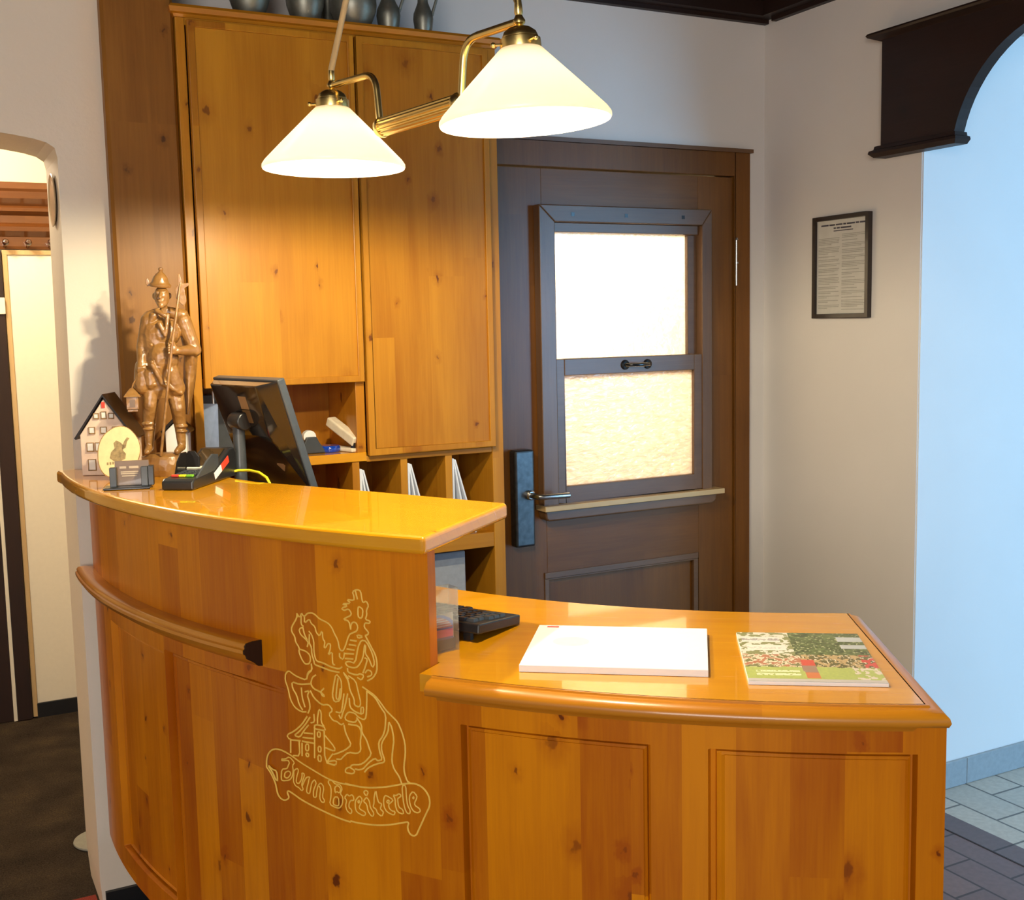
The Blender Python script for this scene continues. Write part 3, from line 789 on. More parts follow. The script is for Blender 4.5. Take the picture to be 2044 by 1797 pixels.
ART = [[4633,7003,4664,7161,4828,7285,5123,7379,5498,7429,5904,7436,6342,7414,6728,7382,7315,7310,7934,7252,8541,7199,9135,7145,9721,7112,10299,7105,10933,7117],
[10838,6408,10203,6418,9428,6449,8634,6490,8024,6523,7319,6571,6772,6631,6386,6666,6250,6645,6285,6592,6387,6545,6267,6492,5993,6447,5681,6460,5467,6526,5393,6619,5321,6725,5156,6822,4943,6917,4633,7003],
[4737,7056,5097,6995,5462,6990,5517,6796,5380,6796,5131,6931,4737,7056],
[10557,7121,11159,7122,11713,7129,12261,7155,12802,7196,13335,7245,13860,7304,14207,7346,14718,7393,15053,7407,15382,7381,15638,7320,15826,7230,15881,7132,15839,7028,15664,6916,15488,6793,15311,6669,15132,6545,15024,6466,14853,6434,14653,6451,14525,6515,14498,6585,14573,6652,14508,6673,14129,6627,13605,6566,13074,6513,12537,6475,11992,6451,11253,6428,10841,6429],
[13560,8446,13732,8362,13843,8140,13729,7932,13660,7726,13782,7598,14085,7482,14228,7356],
[11956,9008,12281,8957,12739,8886,13095,8770,13402,8652,13755,8563,14104,8475,14353,8301,14510,8110,14511,7909,14400,7702,14408,7568,14570,7421,14745,7400],
[12232,8941,12736,8859,13086,8689,13393,8571,13317,8312,13162,8169,12870,8045,12898,7884,13065,7731,12781,7687,12599,7730,12159,7608,11808,7476,11514,7443,11271,7441],
[13560,8446,13493,8255,13055,8042,13038,7892,13226,7727,13151,7682,12680,7626,12149,7525,11898,7427],
[11496,8414,11817,8296,11800,8159,12117,8028,12243,7899,12394,7786,11971,7623,11625,7546,11084,7511,10928,7446],
[10623,7398,10880,7457,11267,7413,11160,7344,10614,7328,10623,7398],
[10638,8228,10719,8095,10901,7982,11085,7883,10673,7761,10055,7652,9848,7625],
[10939,8259,11622,8271,11800,8159,11680,7974,11707,7812,11456,7742,10868,7732,10505,7626,10345,7560,10040,7547],
[9306,7448,10037,7526,9972,7424,9304,7434,9798,7635],
[8344,8744,8591,8619,9153,8513,9625,8554,9917,8461,9598,8373,9889,8266,10143,8267,10437,8216,10642,8255],
[8525,9213,8512,9129,8233,9059,8104,8926,7508,8949,7125,8983,6797,9035,6529,8963,6477,8833,6680,8689,6815,8485,7129,8348,7620,8294,8006,8318],
[8364,8871,7596,8813,6988,8834,7022,8709,7337,8587,7476,8426,7735,8330],
[7697,8763,7722,8582,7910,8397],
[8818,9063,8545,9006,8391,8873,8617,8788,9086,8759,9388,8693,9231,8684,9086,8759,9359,8843],
[7958,8694,8290,8741,8111,8633,8256,8530,8290,8406,8111,8297],
[10220,9164,10038,8949,9906,8736,10042,8620,10450,8670,10583,8910,10556,9072,10220,9164],
[10771,9192,11049,9070,11123,8897,11395,8749,11380,8639,11715,8617,11822,8704,11659,8925,11537,9095,11062,9166],
[10360,9089,10231,8891,10153,8695,10352,8678,10483,8904],
[11055,8758,11081,8582,11413,8518,11938,8493,12003,8632,11811,8622,11797,8513],
[12232,8941,12204,8724,12123,8449,11974,8400,11595,8433,11409,8491,10971,8494,10709,8383,10799,8319,11386,8312,11541,8389],
[10720,8821,10588,8582,10468,8438,10118,8445],
[10968,8835,10734,8562,10568,8443,10451,8313,10313,8401],
[8047,8236,7635,8055,7051,7889,6403,7766,6619,7688,7470,7725],
[8263,8236,7854,8055,7329,7879,6979,7799,7425,7786,7783,7952,8129,8073],
[6706,7694,6660,7433],
[7356,7710,7365,7426,6854,7397],
[7576,7697,7533,7438],
[7774,7895,8428,7923],
[7648,7801,8468,7835],
[7581,7726,8453,7742],
[7849,7687,8070,7702,8049,7574,7828,7558,7849,7687],
[7821,7515,8040,7516,8031,7459,7865,7447,7821,7515],
[8563,8100,8463,7461],
[9237,8031,9198,7427,9920,7420],
[8498,8026,9342,8038,9249,8116,8619,8118,8498,8026],
[8758,7987,8968,7986,8927,7886,8742,7888,8758,7987],
[8767,7707,8978,7707,8937,7606,8752,7607,8767,7707],
[8714,7535,8953,7537,8935,7423,8724,7422,8714,7535],
[8782,8142,8799,8255,8931,8430,9081,8384,9051,8187,9249,8116],
[8542,8309,8572,8157,8299,8126],
[9277,7950,9969,7758,9907,7684,9293,7714],
[7622,10164,7564,10067,7157,9890,7141,9794,7379,9710,7405,9617,7679,9514,7625,9438,7811,9310,8044,9227,8332,9243,8464,9313,8440,9416,8166,9476,7676,9493],
[7580,10162,7774,10087,7956,10189,8029,10140,8192,10137,8363,10197,8688,10221,8923,10200,9227,10130,9802,10083,10060,10012,10233,9897,10445,9793,10534,9622,10756,9602,10917,9692,11208,9929,11433,9969,11729,10012,11812,10097,11677,10172,11458,10163,11340,10098,11331,10026],
[7906,10135,7878,9966,8077,9933,7698,9873,7805,9773,8163,9707,8357,9653,8262,9565],
[8149,10125,8129,9998,8509,10099,8616,10020,8887,9970,8951,9869,9178,9807,9392,9931,9407,9766,9555,9721,9462,9613,9577,9608,9746,9699,9938,9698,9882,9581,9713,9480,10032,9557,10015,9443,10036,9320,10190,9327],
[8431,9866,8624,9812,8765,9694,8737,9515,8798,9393,8907,9325,9378,9318,9875,9270,10445,9258,10678,9310],
[8464,9815,8398,9655,8584,9560,8567,9454,8707,9325,8736,9253,9287,9230,9865,9197,10474,9197],
[7993,9919,8094,9787,8282,9691],
[8497,9262,8559,9149,8224,9079,8122,8946],
[11331,10026,11241,10175,10874,10190,11027,10227,11365,10281,11408,10334,11234,10398,10934,10355,10753,10389,11242,10459,10764,10471,11431,10506,11110,10565,11620,10564,11629,10635,11532,10722,11828,10773,12075,10751,12127,10603,12191,10545,12408,10583,12540,10508,12387,10412,12414,10342,12296,10247,12611,10230,12571,10188,12252,10185,12206,10103,12480,10023,12439,9981,12259,9954],
[11717,10749,11840,10592],
[11858,10452,11967,10466,12176,10424,12123,10291,12012,10256,11835,10280,11858,10452],
[12259,9954,12590,9776,12854,9636,12944,9509,12923,9336,12661,9203,12298,9134],
[11997,9862,11764,9730,11541,9414,11141,9436,10877,9402,11017,9337,11420,9326,11716,9361,12062,9530,12204,9800,12271,9772,12218,9628,12455,9538,12648,9384,12799,9472,12680,9649,12317,9855,11997,9862],
[11268,9830,11705,9829],
[11183,9744,11657,9745],
[11023,9655,11537,9658],
[10862,9566,11491,9585],
[10887,9475,11442,9491],
[11721,9951,12149,9929,11784,9883,11721,9951],
[10525,9560,10514,9477,10772,9449,10865,9587],
[12028,9264,12187,9383,12348,9533,12171,9545],
[11013,9306,11039,9225,11623,9203,11846,9245,12094,9216,11903,9125,11654,9164],
[12172,9271,12324,9339,12570,9320,12596,9250,12307,9206],
[10739,9210,11096,9105]]
LETTERS = [[5910,7223,5917,7262,6186,7276,6550,7352,6945,7262,6762,7199,6808,7093,6700,6965,6467,6882,5928,6828,5797,6851,5879,7056,6331,7101,6431,7174,6528,7225,6449,7274,5910,7223],
[6081,6939,6138,7010,6412,7064,6605,7045,6527,6974,6296,6907,6077,6917,6081,6939],
[6854,7108,7121,7166,7222,7135,7049,6992,6987,6878,7200,6872,7383,6952,7486,7068,7449,7098,7618,7105,7653,7059,7464,6936,7409,6856,7524,6789,7391,6746,7187,6795,6932,6808,6772,6883,6835,6997,6854,7108],
[7450,6848,7638,6971,7818,7049,8070,7068,7979,7018,7927,6949,7781,6819,7768,6742,7975,6731,8075,6841,8178,6968,8393,7038,8471,7011,8505,6971,8278,6824,8257,6693,8463,6698,8523,6821,8621,6936,8836,7016,9065,6948,8914,6743,9066,6690,9020,6649,8858,6637,8707,6706,8817,6897,8703,6942],
[9379,7056,9425,7102,9643,7117,9869,7059,10181,7081,10362,7009,10194,6902,10378,6851,10320,6709,10116,6619,9843,6610,9417,6642,9537,6790,9583,6975,9379,7056],
[9844,6887,9822,7002,10061,7051,10246,7001,10157,6909,9966,6928,9844,6887],
[9655,6660,9754,6806,10068,6829,10084,6670,9926,6648,9655,6660],
[10481,6848,10664,6930,10810,6898,11004,6943,11111,6903,11121,6841,10894,6825,10772,6753,10762,6678,10946,6649,10939,6595,10822,6566,10601,6613,10538,6704,10628,6806,10481,6848],
[11234,6849,11372,6911,11525,6953,11684,6902,11562,6809,11442,6737,11511,6700,11838,6671,11869,6631,11718,6589,11280,6631,11196,6699,11188,6782,11234,6849],
[11364,6848,11515,6869,11450,6801,11364,6848],
[11776,7044,11927,7091,12106,7066,11949,6972,11776,7044],
[11832,6912,11984,6964,12156,6892,12180,6789,12420,6691,12340,6623,12197,6634,12024,6705,11967,6827,11753,6864,11832,6912],
[12582,7140,12638,7019,12732,6911,12944,6904,12826,6803,12963,6771,13032,6754,12915,6663,12636,6706,12573,6775,12362,6802,12443,6881,12457,6996,12582,7140],
[13101,7039,13211,7083,13691,7026,13475,6950,13367,6922,13394,6852,13563,6811,13771,6815,13694,6737,13245,6769,13079,6851,13055,6953,13101,7039],
[13234,6975,13447,7010,13333,6930,13234,6975],
[13667,7117,13838,7108,14051,7167,14183,7130,14042,7090,13937,7063,13988,6912,14258,6878,14283,6797,13909,6814,13784,6929,13797,7043,13667,7117],
[14239,7328,14477,7342,14488,7128,14540,6978,14700,6896,14659,6832,14491,6831,14364,6915,14278,7064,14239,7328],
[14696,7182,14905,7261,15131,7188,15091,7125,14985,7067,14979,7006,15274,6963,15302,6914,15132,6878,14900,6888,14740,6960,14651,7077,14696,7182],
[14859,7141,14946,7167,14923,7115,14859,7141]]

strokes(ART, 'engraved_emblem', 0.0017)
strokes(LETTERS, 'engraved_lettering', 0.0015)
# ------------------------------------------------------------------ pendant lamp (two opal shades on one brass bar)
LA = Vector((0.768, 2.201, 1.85)); LB = Vector((0.909, 1.669, 1.862))
lamp = thing('pendant_lamp', 'brass double pendant lamp with two lit white cone shades hanging over the counter', 'lamp', ((LA.x + LB.x) / 2, (LA.y + LB.y) / 2, 1.85))
dirL = (LB - LA); dirL.z = 0; dirL.normalize()
hook = Vector(((LA.x + LB.x) / 2, (LA.y + LB.y) / 2, ZC))
def shade(P, tilt, axis):
    Mx = Matrix.Translation(P) @ Matrix.Rotation(tilt, 4, axis) if tilt else Matrix.Translation(P)
    m = MB()
    m.lathe([(0.029, 0.118), (0.036, 0.112), (0.060, 0.088), (0.10, 0.048), (0.134, 0.013), (0.1395, 0.005), (0.140, 0.0), (0.138, -0.003), (0.1355, 0.0),
             (0.134, 0.006), (0.098, 0.044), (0.058, 0.084), (0.034, 0.108), (0.027, 0.114)], seg=72, M=Mx)
    sh = m.build('lamp_shade', M['opal'], lamp)
    m = MB().lathe([(0.0325, 0.110), (0.0335, 0.116), (0.0325, 0.129), (0.029, 0.131), (0.029, 0.133), (0.026, 0.140), (0.018, 0.146), (0.009, 0.149), (0.006, 0.151),
                    (0.0095, 0.154), (0.010, 0.158), (0.0075, 0.162), (0.0055, 0.166), (0.007, 0.170), (0.0062, 0.182), (0.0055, 0.190), (0.0, 0.191)], seg=40, M=Mx)
    for k in range(3):
        a = 0.6 + k * 2 * PI / 3
        d_ = Vector((math.cos(a), math.sin(a), 0)); s0 = Mx @ (Vector((0, 0, 0.122)) + d_ * 0.033); s1 = Mx @ (Vector((0, 0, 0.122)) + d_ * 0.044)
        m.tube([s0, s1], 0.0022, 8); m.ball(s1, 0.0045, 10, 6)
    m.build('lamp_gallery', M['brass'], lamp)
    m = MB().lathe([(0.0, 0.128), (0.013, 0.128), (0.013, 0.075), (0.012, 0.072), (0.0, 0.072)], seg=20, M=Mx)
    m.build('bulb_socket', M['white'], lamp)
    m = MB().ball((0, 0, 0), (0.022, 0.022, 0.028), 20, 12)
    for i, v in enumerate(m.v): m.v[i] = Mx @ (v + Vector((0, 0, 0.047)))
    m.build('bulb', M['bulb'], lamp)
    return Mx
FWD = Vector((0.4602, 0.8810, -0.1105))
MA = shade(LA, R_(0.4), FWD)
MBx = shade(LB, R_(-2.6), FWD)
sa = MA @ Vector((0, 0, 0.157)); sb = MBx @ Vector((0, 0, 0.156))
def fillet(P_, r_, k=6):
    out = [P_[0]]
    for a, b_, c_ in zip(P_[:-2], P_[1:-1], P_[2:]):
        u_ = (a - b_); v_ = (c_ - b_); d_ = min(r_, u_.length * .48, v_.length * .48)
        s_ = b_ + u_.normalized() * d_; e_ = b_ + v_.normalized() * d_
        for i in range(k + 1):
            t_ = i / k; out.append(s_ * (1 - t_) ** 2 + b_ * 2 * t_ * (1 - t_) + e_ * t_ ** 2)
    return out + [P_[-1]]
def dn(p, q, r_): return p + (q - p).normalized() * r_
za = LA.z + 0.154
c1 = LA + dirL * 0.135; c1.z = za + 0.002
d1 = LA + dirL * 0.158; d1.z = 1.905
arm = MB().tube(fillet([sa, c1 + dirL * 0.010, d1], 0.032), 0.0066, 12)
arm.build('brass_arm', M['brass'], lamp)
c2 = LB - dirL * 0.135; c2.z = LB.z + 0.155
d2 = LB - dirL * 0.160; d2.z = 1.915
arm = MB().tube(fillet([sb, c2 - dirL * 0.012, d2], 0.036), 0.0068, 12)
arm.build('brass_arm', M['brass'], lamp)
ax = (d2 - d1); L = ax.length; Q = ax.to_track_quat('Z', 'Y').to_matrix().to_4x4()
bar = MB()
nfl = 14; pr = []
for i in range(nfl * 4):
    a = 2 * PI * i / (nfl * 4); r_ = 0.0158 + (0.0014 if (i % 4) in (0, 1) else -0.0006)
    pr.append((r_ * math.cos(a), r_ * math.sin(a)))
bar.prism(pr, 0.006, L - 0.006, 'z', Matrix.Translation(d1) @ Q)
bar.build('fluted_bar', M['brass'], lamp)
caps = MB()
for z0, sg in ((0.0, 1), (L, -1)):
    caps = MB()
    caps.lathe([(0.0, -0.010 * sg), (0.010, -0.008 * sg), (0.0175, -0.001 * sg), (0.0190, 0.004 * sg), (0.0180, 0.010 * sg), (0.0, 0.010 * sg)], (0, 0, 0), 28, Matrix.Translation(d1) @ Q @ Matrix.Translation((0, 0, z0)))
    caps.build('bar_end', M['brass'], lamp)
for base, P in ((MA @ Vector((0, 0, 0.186)), LA), (MBx @ Vector((0, 0, 0.186)), LB)):
    MB().tube([base, hook + Vector((0, 0, -0.03))], 0.0060, 12).build('hanging_cord', M['sillwood'] if P is LA else M['oldbrass'], lamp)
MB().lathe([(0.0, -0.05), (0.012, -0.05), (0.03, -0.035), (0.05, -0.012), (0.055, 0.0), (0.0, 0.0)], hook, 32).build('ceiling_rose', M['brass'], lamp)

# ------------------------------------------------------------------ pewter vessels on top of the cabinet
ZT = 2.3475; YV = 3.066
def pot(name, label, x, prof, y=YV, handle=None, cat='pot'):
    t = thing(name, label, cat, (x * y / 3.135, y, ZT), group='pewter vessels on the cabinet')
    MB().lathe(prof, (0, 0, 0), 40).build('body', M['pewter'], t, world=False)
    if handle:
        MB().tube(handle, 0.0042, 10).build('handle', M['pewter'], t, world=False)
    return t
bowl = lambda r, h: [(0.0, 0.0), (r * .62, 0.0), (r * .66, 0.004), (r * .8, 0.018), (r * .97, 0.045), (r, 0.062), (r * .98, 0.08), (r * .86, 0.105), (r * .7, h - .02), (r * .72, h), (r * .68, h), (r * .66, h - .02), (0.0, h - .03)]
pot('pewter_pot', 'wide dark pewter pot standing first from the left on the cabinet cornice', 0.874, bowl(0.054, 0.15))
pot('pewter_pot', 'round pewter pot second from the left on the cabinet top', 1.028, bowl(0.051, 0.15))
pot('pewter_beaker', 'narrow dark pewter beaker half hidden behind the lamp cord on the cabinet', 1.092, [(0, 0), (0.026, 0), (0.028, 0.006), (0.024, 0.02), (0.027, 0.09), (0.030, 0.13), (0.027, 0.13), (0, 0.12)], y=3.17, cat='cup')
pot('pewter_pot', 'largest bellied pewter pot on the cabinet, left of the two small jugs', 1.167, bowl(0.064, 0.17))
def jug(x, r, label):
    prof = [(0, 0), (r * .72, 0), (r * .74, 0.004), (r * .88, 0.018), (r, 0.044), (r * .94, 0.060), (r * .70, 0.076), (r * .52, 0.090), (r * .50, 0.104), (r * .62, 0.128), (r * .68, 0.145), (r * .62, 0.145), (0, 0.13)]
    hd = [(r * .90, 0, 0.056), (r * 1.05, 0, 0.072), (r * 1.35, 0, 0.098), (r * 1.40, 0, 0.122), (r * 1.1, 0, 0.140), (r * .62, 0, 0.140)]
    return pot('pewter_jug', label, x, prof, handle=hd, cat='jug')
jug(1.272, 0.0335, 'small pewter jug with bulging belly between the big pot and the last jug').rotation_euler = (0, 0, R_(-15))
jug(1.379, 0.0285, 'smallest pewter jug with looped handle at the right end of the row').rotation_euler = (0, 0, R_(-15))

# ------------------------------------------------------------------ things in the cabinet
def rot_to(x, y): return math.atan2(-x, y) * 0 + math.atan2(x, -y)
st = thing('stapler', 'cream stapler standing open on the shelf of the niche', 'stapler', (1.074, 3.095, 1.1885), (0, 0, R_(-72)))
st.scale = (1.15, 1.15, 1.15)
MB().box(-0.062, 0.058, -0.016, 0.016, 0, 0.010).build('base', M['ivory'], st, world=False, bevel=0.003)
m = MB(); a = R_(24)
Rm = Matrix.Translation((-0.050, 0, 0.016)) @ Matrix.Rotation(-a, 4, 'Y')
MB().box(0.0, 0.115, -0.013, 0.013, 0.006, 0.030, Matrix.Translation((0.052, 0, 0.008)) @ Matrix.Rotation(R_(180 + 24), 4, 'Y') @ Matrix.Scale(-1, 4, (0, 0, 1))).build('arm', M['ivory'], st, world=False, bevel=0.004, bseg=3)
MB().box(0.046, 0.0585, -0.010, 0.010, 0.010, 0.026).build('anvil_slot', M['plastic'], st, world=False, bevel=0.001)
tp = thing('tape_roll', 'glossy blue tape holder lying flat on the niche shelf', 'tape', (1.034, 3.09, 1.1885))
MB().lathe([(0.012, 0.0), (0.028, 0.0), (0.031, 0.004), (0.031, 0.013), (0.027, 0.018), (0.012, 0.018)], (0, 0, 0), 32).add([], []).build('ring', M['blueplastic'], tp, world=False)
MB().lathe([(0.0, 0.004), (0.012, 0.004), (0.012, 0.014), (0.0, 0.014)], (0, 0, 0), 24).build('hub', M['blueplastic'], tp, world=False)
td = thing('tape_dispenser', 'dark grey tape dispenser beside the blue tape behind the monitor', 'tape dispenser', (0.985, 3.09, 1.1885))
MB().prism([(-0.03, 0), (0.034, 0), (0.026, 0.012), (0.014, 0.030), (0.006, 0.046), (-0.022, 0.046), (-0.03, 0.03)], -0.022, 0.022, 'y').build('body', M['plastic2'], td, world=False, bevel=0.003)
MB().lathe([(0.008, -0.01), (0.018, -0.01), (0.018, 0.01), (0.008, 0.01)], (-0.010, 0, 0.046), 24, Matrix.Rotation(PI / 2, 4, 'X')).build('tape', M['white'], td, world=False)
fo = thing('document_holder', 'tall white and blue document sleeve standing in the niche, left of the monitor', 'folder', (0.706, 3.10, 1.1885))
MB().add([(-0.014, 0, 0), (0.013, -0.03, 0), (0.016, -0.03, 0.152), (-0.018, 0, 0.152), (-0.010, 0.010, 0), (0.015, -0.022, 0), (0.018, -0.022, 0.152), (-0.014, 0.010, 0.152)],
         [(0, 1, 2, 3), (4, 7, 6, 5), (0, 4, 5, 1), (3, 2, 6, 7), (0, 3, 7, 4), (1, 5, 6, 2)]).build('sleeve', plain('pale_blue_card', (0.30, 0.40, 0.62), 0.4), fo, world=False)
MB().box(-0.019, -0.004, -0.006, 0.0, 0.002, 0.150, Matrix.Rotation(R_(-30), 4, 'Z')).build('white_spine', M['white'], fo, world=False)
MB().box(0.006, 0.009, -0.020, -0.012, 0.15, 0.185).build('paper_tab', M['paper'], fo, world=False)
db = MB().box(0.69, 0.80, 3.18, 3.24, 1.1885, 1.36).build('file_box', M['plastic2'], None, bevel=0.003)
tag(db, 'dark grey file box at the back of the niche behind the white sleeve', 'box')
gb = thing('grey_box', 'pale grey metal box standing in the open bay under the pigeonholes', 'box', (1.18, 3.16, 0.0))
MB().box(0.95, 1.434, 3.06, 3.245, 0.35, 0.865).build('body', M['greybox'], gb, bevel=0.004)
MB().box(0.97, 1.41, 3.09, 3.24, 0.001, 0.35).build('stand', M['plastic2'], gb, bevel=0.004)

# envelopes leaning in three pigeonholes: each one a thing
def leaning(x, z0, top, base_x, thick, nm, label, y0, tint='envelope'):
    o = MB()
    h = top
    vs = []
    for y in (y0, y0 + 0.17):
        vs += [(x, y, h), (x + thick, y, h - 0.002), (base_x + thick, y, 0.9225), (base_x, y, 0.9225)]
    o.add(vs, [(0, 1, 2, 3), (4, 7, 6, 5), (0, 4, 5, 1), (1, 5, 6, 2), (2, 6, 7, 3), (3, 7, 4, 0)])
    ob = o.build('envelope', M[tint], None)
    return tag(ob, label, 'envelope', 'white envelopes in the pigeonholes')
names = ['first white envelopes pigeonhole, beside the monitor', 'middle white envelopes pigeonhole', 'white envelopes pigeonhole next to the door']
hole = [(1.0965, 1.141, ), (1.2410, 1.147), (1.3810, 1.150)]
lab = [['white envelope against the divider in the pigeonhole nearest the monitor', 'leaning white envelope in the middle of the pigeonhole nearest the monitor', 'outermost tilted white envelope in the pigeonhole nearest the monitor'],
       ['white envelope against the divider in the middle of the filled pigeonholes', 'leaning white envelope inside the middle filled pigeonhole', 'outermost tilted white envelope in the middle filled pigeonhole'],
       ['white envelope against the divider in the pigeonhole nearest the door', 'leaning white envelope inside the pigeonhole nearest the door', 'outermost tilted white envelope in the pigeonhole nearest the door']]
for i, (hx, ht) in enumerate(hole):
    for k in range(3):
        spread = (0.0, 0.034, 0.062)[k] + (0.006 * i if k else 0)
        leaning(hx + 0.0005 + 0.0058 * k, 0, ht - 0.002 * k, hx + 0.0005 + spread, 0.005 + 0.003 * (k == 0), '', lab[i][k], YC + 0.012 + 0.003 * k)

# ------------------------------------------------------------------ things on the raised top
Z1 = ZH + 0.0003
# ceramic gable house
ho = thing('ceramic_house', 'pink ceramic gabled house with lit windows and dark roof on the counter end', 'ornament', (0.404, 2.875, Z1), (0, 0, R_(-27)))
W = 0.060; HE = 0.098; HA = 0.183; DP = 0.085
front_w = MB()
front_w.prism([(-W, 0), (W, 0), (W, HE), (0, HA), (-W, HE)], 0, DP, 'y')
front_w.build('house_body', M['ceramic'], ho, world=False, bevel=0.002)
rf = MB()
for sgn in (-1, 1):
    ex, ez = sgn * (W + 0.009), HE - 0.011
    tx, tz = 0.0, HA + 0.006
    n_ = Vector((sgn * (HA - HE), 0, W)).normalized() * 0.005
    vs = []
    for y in (-0.004, DP + 0.003):
        vs += [(ex, y, ez), (tx, y, tz), (tx + 0, y, tz + 0.006), (ex + n_.x, y, ez + n_.z)]
    rf.add(vs, [(0, 1, 2, 3), (4, 7, 6, 5), (0, 4, 5, 1), (1, 5, 6, 2), (2, 6, 7, 3), (3, 7, 4, 0)])
rf.build('house_roof', M['rooftile'], ho, world=False)
def win(x, z, w, h):
    m = MB().box(x - w / 2, x + w / 2, -0.0022, 0.001, z - h / 2, z + h / 2)
    wn = m.build('window', M['windowglow'], ho, world=False, bevel=0.0006)
    fm = MB(); e = 0.0016
    fm.box(x - w / 2 - e, x + w / 2 + e, -0.0034, -0.0002, z - h / 2 - e * 1.6, z - h / 2)
    fm.box(x - w / 2 - e, x + w / 2 + e, -0.0030, -0.0002, z + h / 2, z + h / 2 + e)
    fm.box(x - w / 2 - e, x - w / 2, -0.0030, -0.0002, z - h / 2, z + h / 2).box(x + w / 2, x + w / 2 + e, -0.0030, -0.0002, z - h / 2, z + h / 2)
    fm.build('window_frame', M['bark'], wn, world=False)
for x, h in ((-0.018, 0.010), (0.0, 0.014), (0.018, 0.010)): win(x, 0.143 + (h - 0.010) / 2, 0.010, h)
for x in (-0.030, -0.002, 0.026): win(x, 0.109, 0.012, 0.013)
for x in (-0.036, -0.016, 0.008, 0.030): win(x, 0.069, 0.014, 0.018)
win(-0.034, 0.026, 0.016, 0.024)
MB().box(-0.004, 0.004, -0.002, 0.001, 0.162, 0.176).build('attic_hatch', M['red'], ho, world=False)
# small second house
h2 = thing('ceramic_house', 'small white ceramic house with dark pointed roof behind the carved figure', 'ornament', (0.585, 2.955, Z1), (0, 0, R_(-25)))
MB().prism([(-0.026, 0), (0.026, 0), (0.026, 0.088), (0, 0.112), (-0.026, 0.088)], 0, 0.05, 'y').build('house_body', M['white'], h2, world=False, bevel=0.002)
rf = MB()
for sgn in (-1, 1):
    vs = []
    for y in (-0.004, 0.054):
        vs += [(sgn * 0.033, y, 0.084), (0, y, 0.116), (0, y, 0.126), (sgn * 0.036, y, 0.089)]
    rf.add(vs, [(0, 1, 2, 3), (4, 7, 6, 5), (0, 4, 5, 1), (1, 5, 6, 2), (2, 6, 7, 3), (3, 7, 4, 0)])
rf.build('house_roof', M['rooftile'], h2, world=False)

# wooden slice with burnt drawing
sl = thing('wood_slice', 'pale oval tree slice with burnt rider drawing and bark rim on a small stand', 'plaque', (0.416, 2.765, Z1), (R_(-8), 0, R_(-10)))
def oval(rx, rz, tilt, k=48, wob=0.0):
    o = []
    for i in range(k):
        a = 2 * PI * i / k
        w_ = 1 + wob * math.sin(3 * a + 1) + wob * math.sin(5 * a)
        x, z = rx * math.cos(a) * w_, rz * math.sin(a) * w_
        o.append((x * math.cos(tilt) - z * math.sin(tilt), x * math.sin(tilt) + z * math.cos(tilt) + 0.064))
    return o
MB().prism(oval(0.0455, 0.0605, R_(-14), wob=0.012), 0.0, 0.012, 'y').build('slice_face', M['slicewood'], sl, world=False, bevel=0.001)
o1 = oval(0.0470, 0.0620, R_(-14), wob=0.012); o2 = oval(0.0452, 0.0602, R_(-14), wob=0.012)
k = len(o1); vs = [(x, y, z) for y in (0.0008, 0.0125) for x, z in o1] + [(x, y, z) for y in (0.0008, 0.0125) for x, z in o2]
fs = []
for i in range(k):
    j = (i + 1) % k
    fs += [(i, j, k + j, k + i), (2 * k + i, 3 * k + i, 3 * k + j, 2 * k + j), (i, 2 * k + i, 2 * k + j, j), (k + i, k + j, 3 * k + j, 3 * k + i)]
MB().add(vs, fs).build('bark_rim', M['bark'], sl, world=False)
dr = MB()
bl = [[(-0.020, 0.052), (-0.012, 0.045), (0.004, 0.044), (0.014, 0.048), (0.016, 0.060), (0.010, 0.068), (0.012, 0.080), (0.004, 0.088), (-0.004, 0.092), (-0.010, 0.086), (-0.008, 0.074), (-0.016, 0.066)],
      [(0.008, 0.070), (0.016, 0.074), (0.020, 0.088), (0.026, 0.096), (0.020, 0.098), (0.014, 0.090), (0.010, 0.082)]]
for b_ in bl: dr.prism(b_, -0.0006, 0.002, 'y')
for i in range(7):
    x = -0.027 + i * 0.006
    dr.box(x, x + 0.0035, -0.0006, 0.002, 0.036 + 0.0004 * i, 0.042 + 0.0004 * i)
dr.build('burnt_drawing', M['burn'], sl, world=False)
MB().box(-0.012, 0.012, -0.014, 0.026, 0.0, 0.006).box(-0.012, -0.006, -0.014, -0.004, 0.0, 0.018).build('stand', M['slicewood'], sl, world=False, bevel=0.002)

# business card holder
ch = thing('card_holder', 'black business card holder with brown printed cards beside the payment terminal', 'card holder', (0.412, 2.608, Z1), (0, 0, R_(-16)))
MB().box(-0.052, 0.046, -0.030, 0.022, 0, 0.005).build('base', M['plastic'], ch, world=False, bevel=0.0015)
for x0, x1 in ((-0.040, -0.026), (0.026, 0.040)):
    MB().box(x0, x1, -0.010, 0.004, 0.005, 0.047).box(x0, x1 + (0.0), -0.012, -0.004, 0.005, 0.047).build('post', M['plastic2'], ch, world=False, bevel=0.001)
MB().box(0.040, 0.052, -0.006, 0.016, 0.005, 0.048).box(-0.040, 0.040, 0.012, 0.017, 0.005, 0.044).build('back_plate', M['plastic'], ch, world=False, bevel=0.001)
stack = tag(MB().box(-0.030, 0.042, 0.0045, 0.0105, 0.0055, 0.060, Matrix.Identity(4)).build('card_stack', M['cardbrown'], ch, world=False, bevel=0.0004), None)
tx = MB()
for z, x0, x1, hh in ((0.0455, -0.020, -0.006, 0.005), (0.0455, 0.000, 0.020, 0.005), (0.0355, -0.018, 0.020, 0.0024), (0.0315, -0.018, 0.019, 0.0024), (0.0265, -0.016, 0.016, 0.0024)):
    tx.box(x0, x1, 0.0040, 0.0046, z - hh / 2, z + hh / 2)
tx.build('card_print', M['cardtext'], stack, world=False)

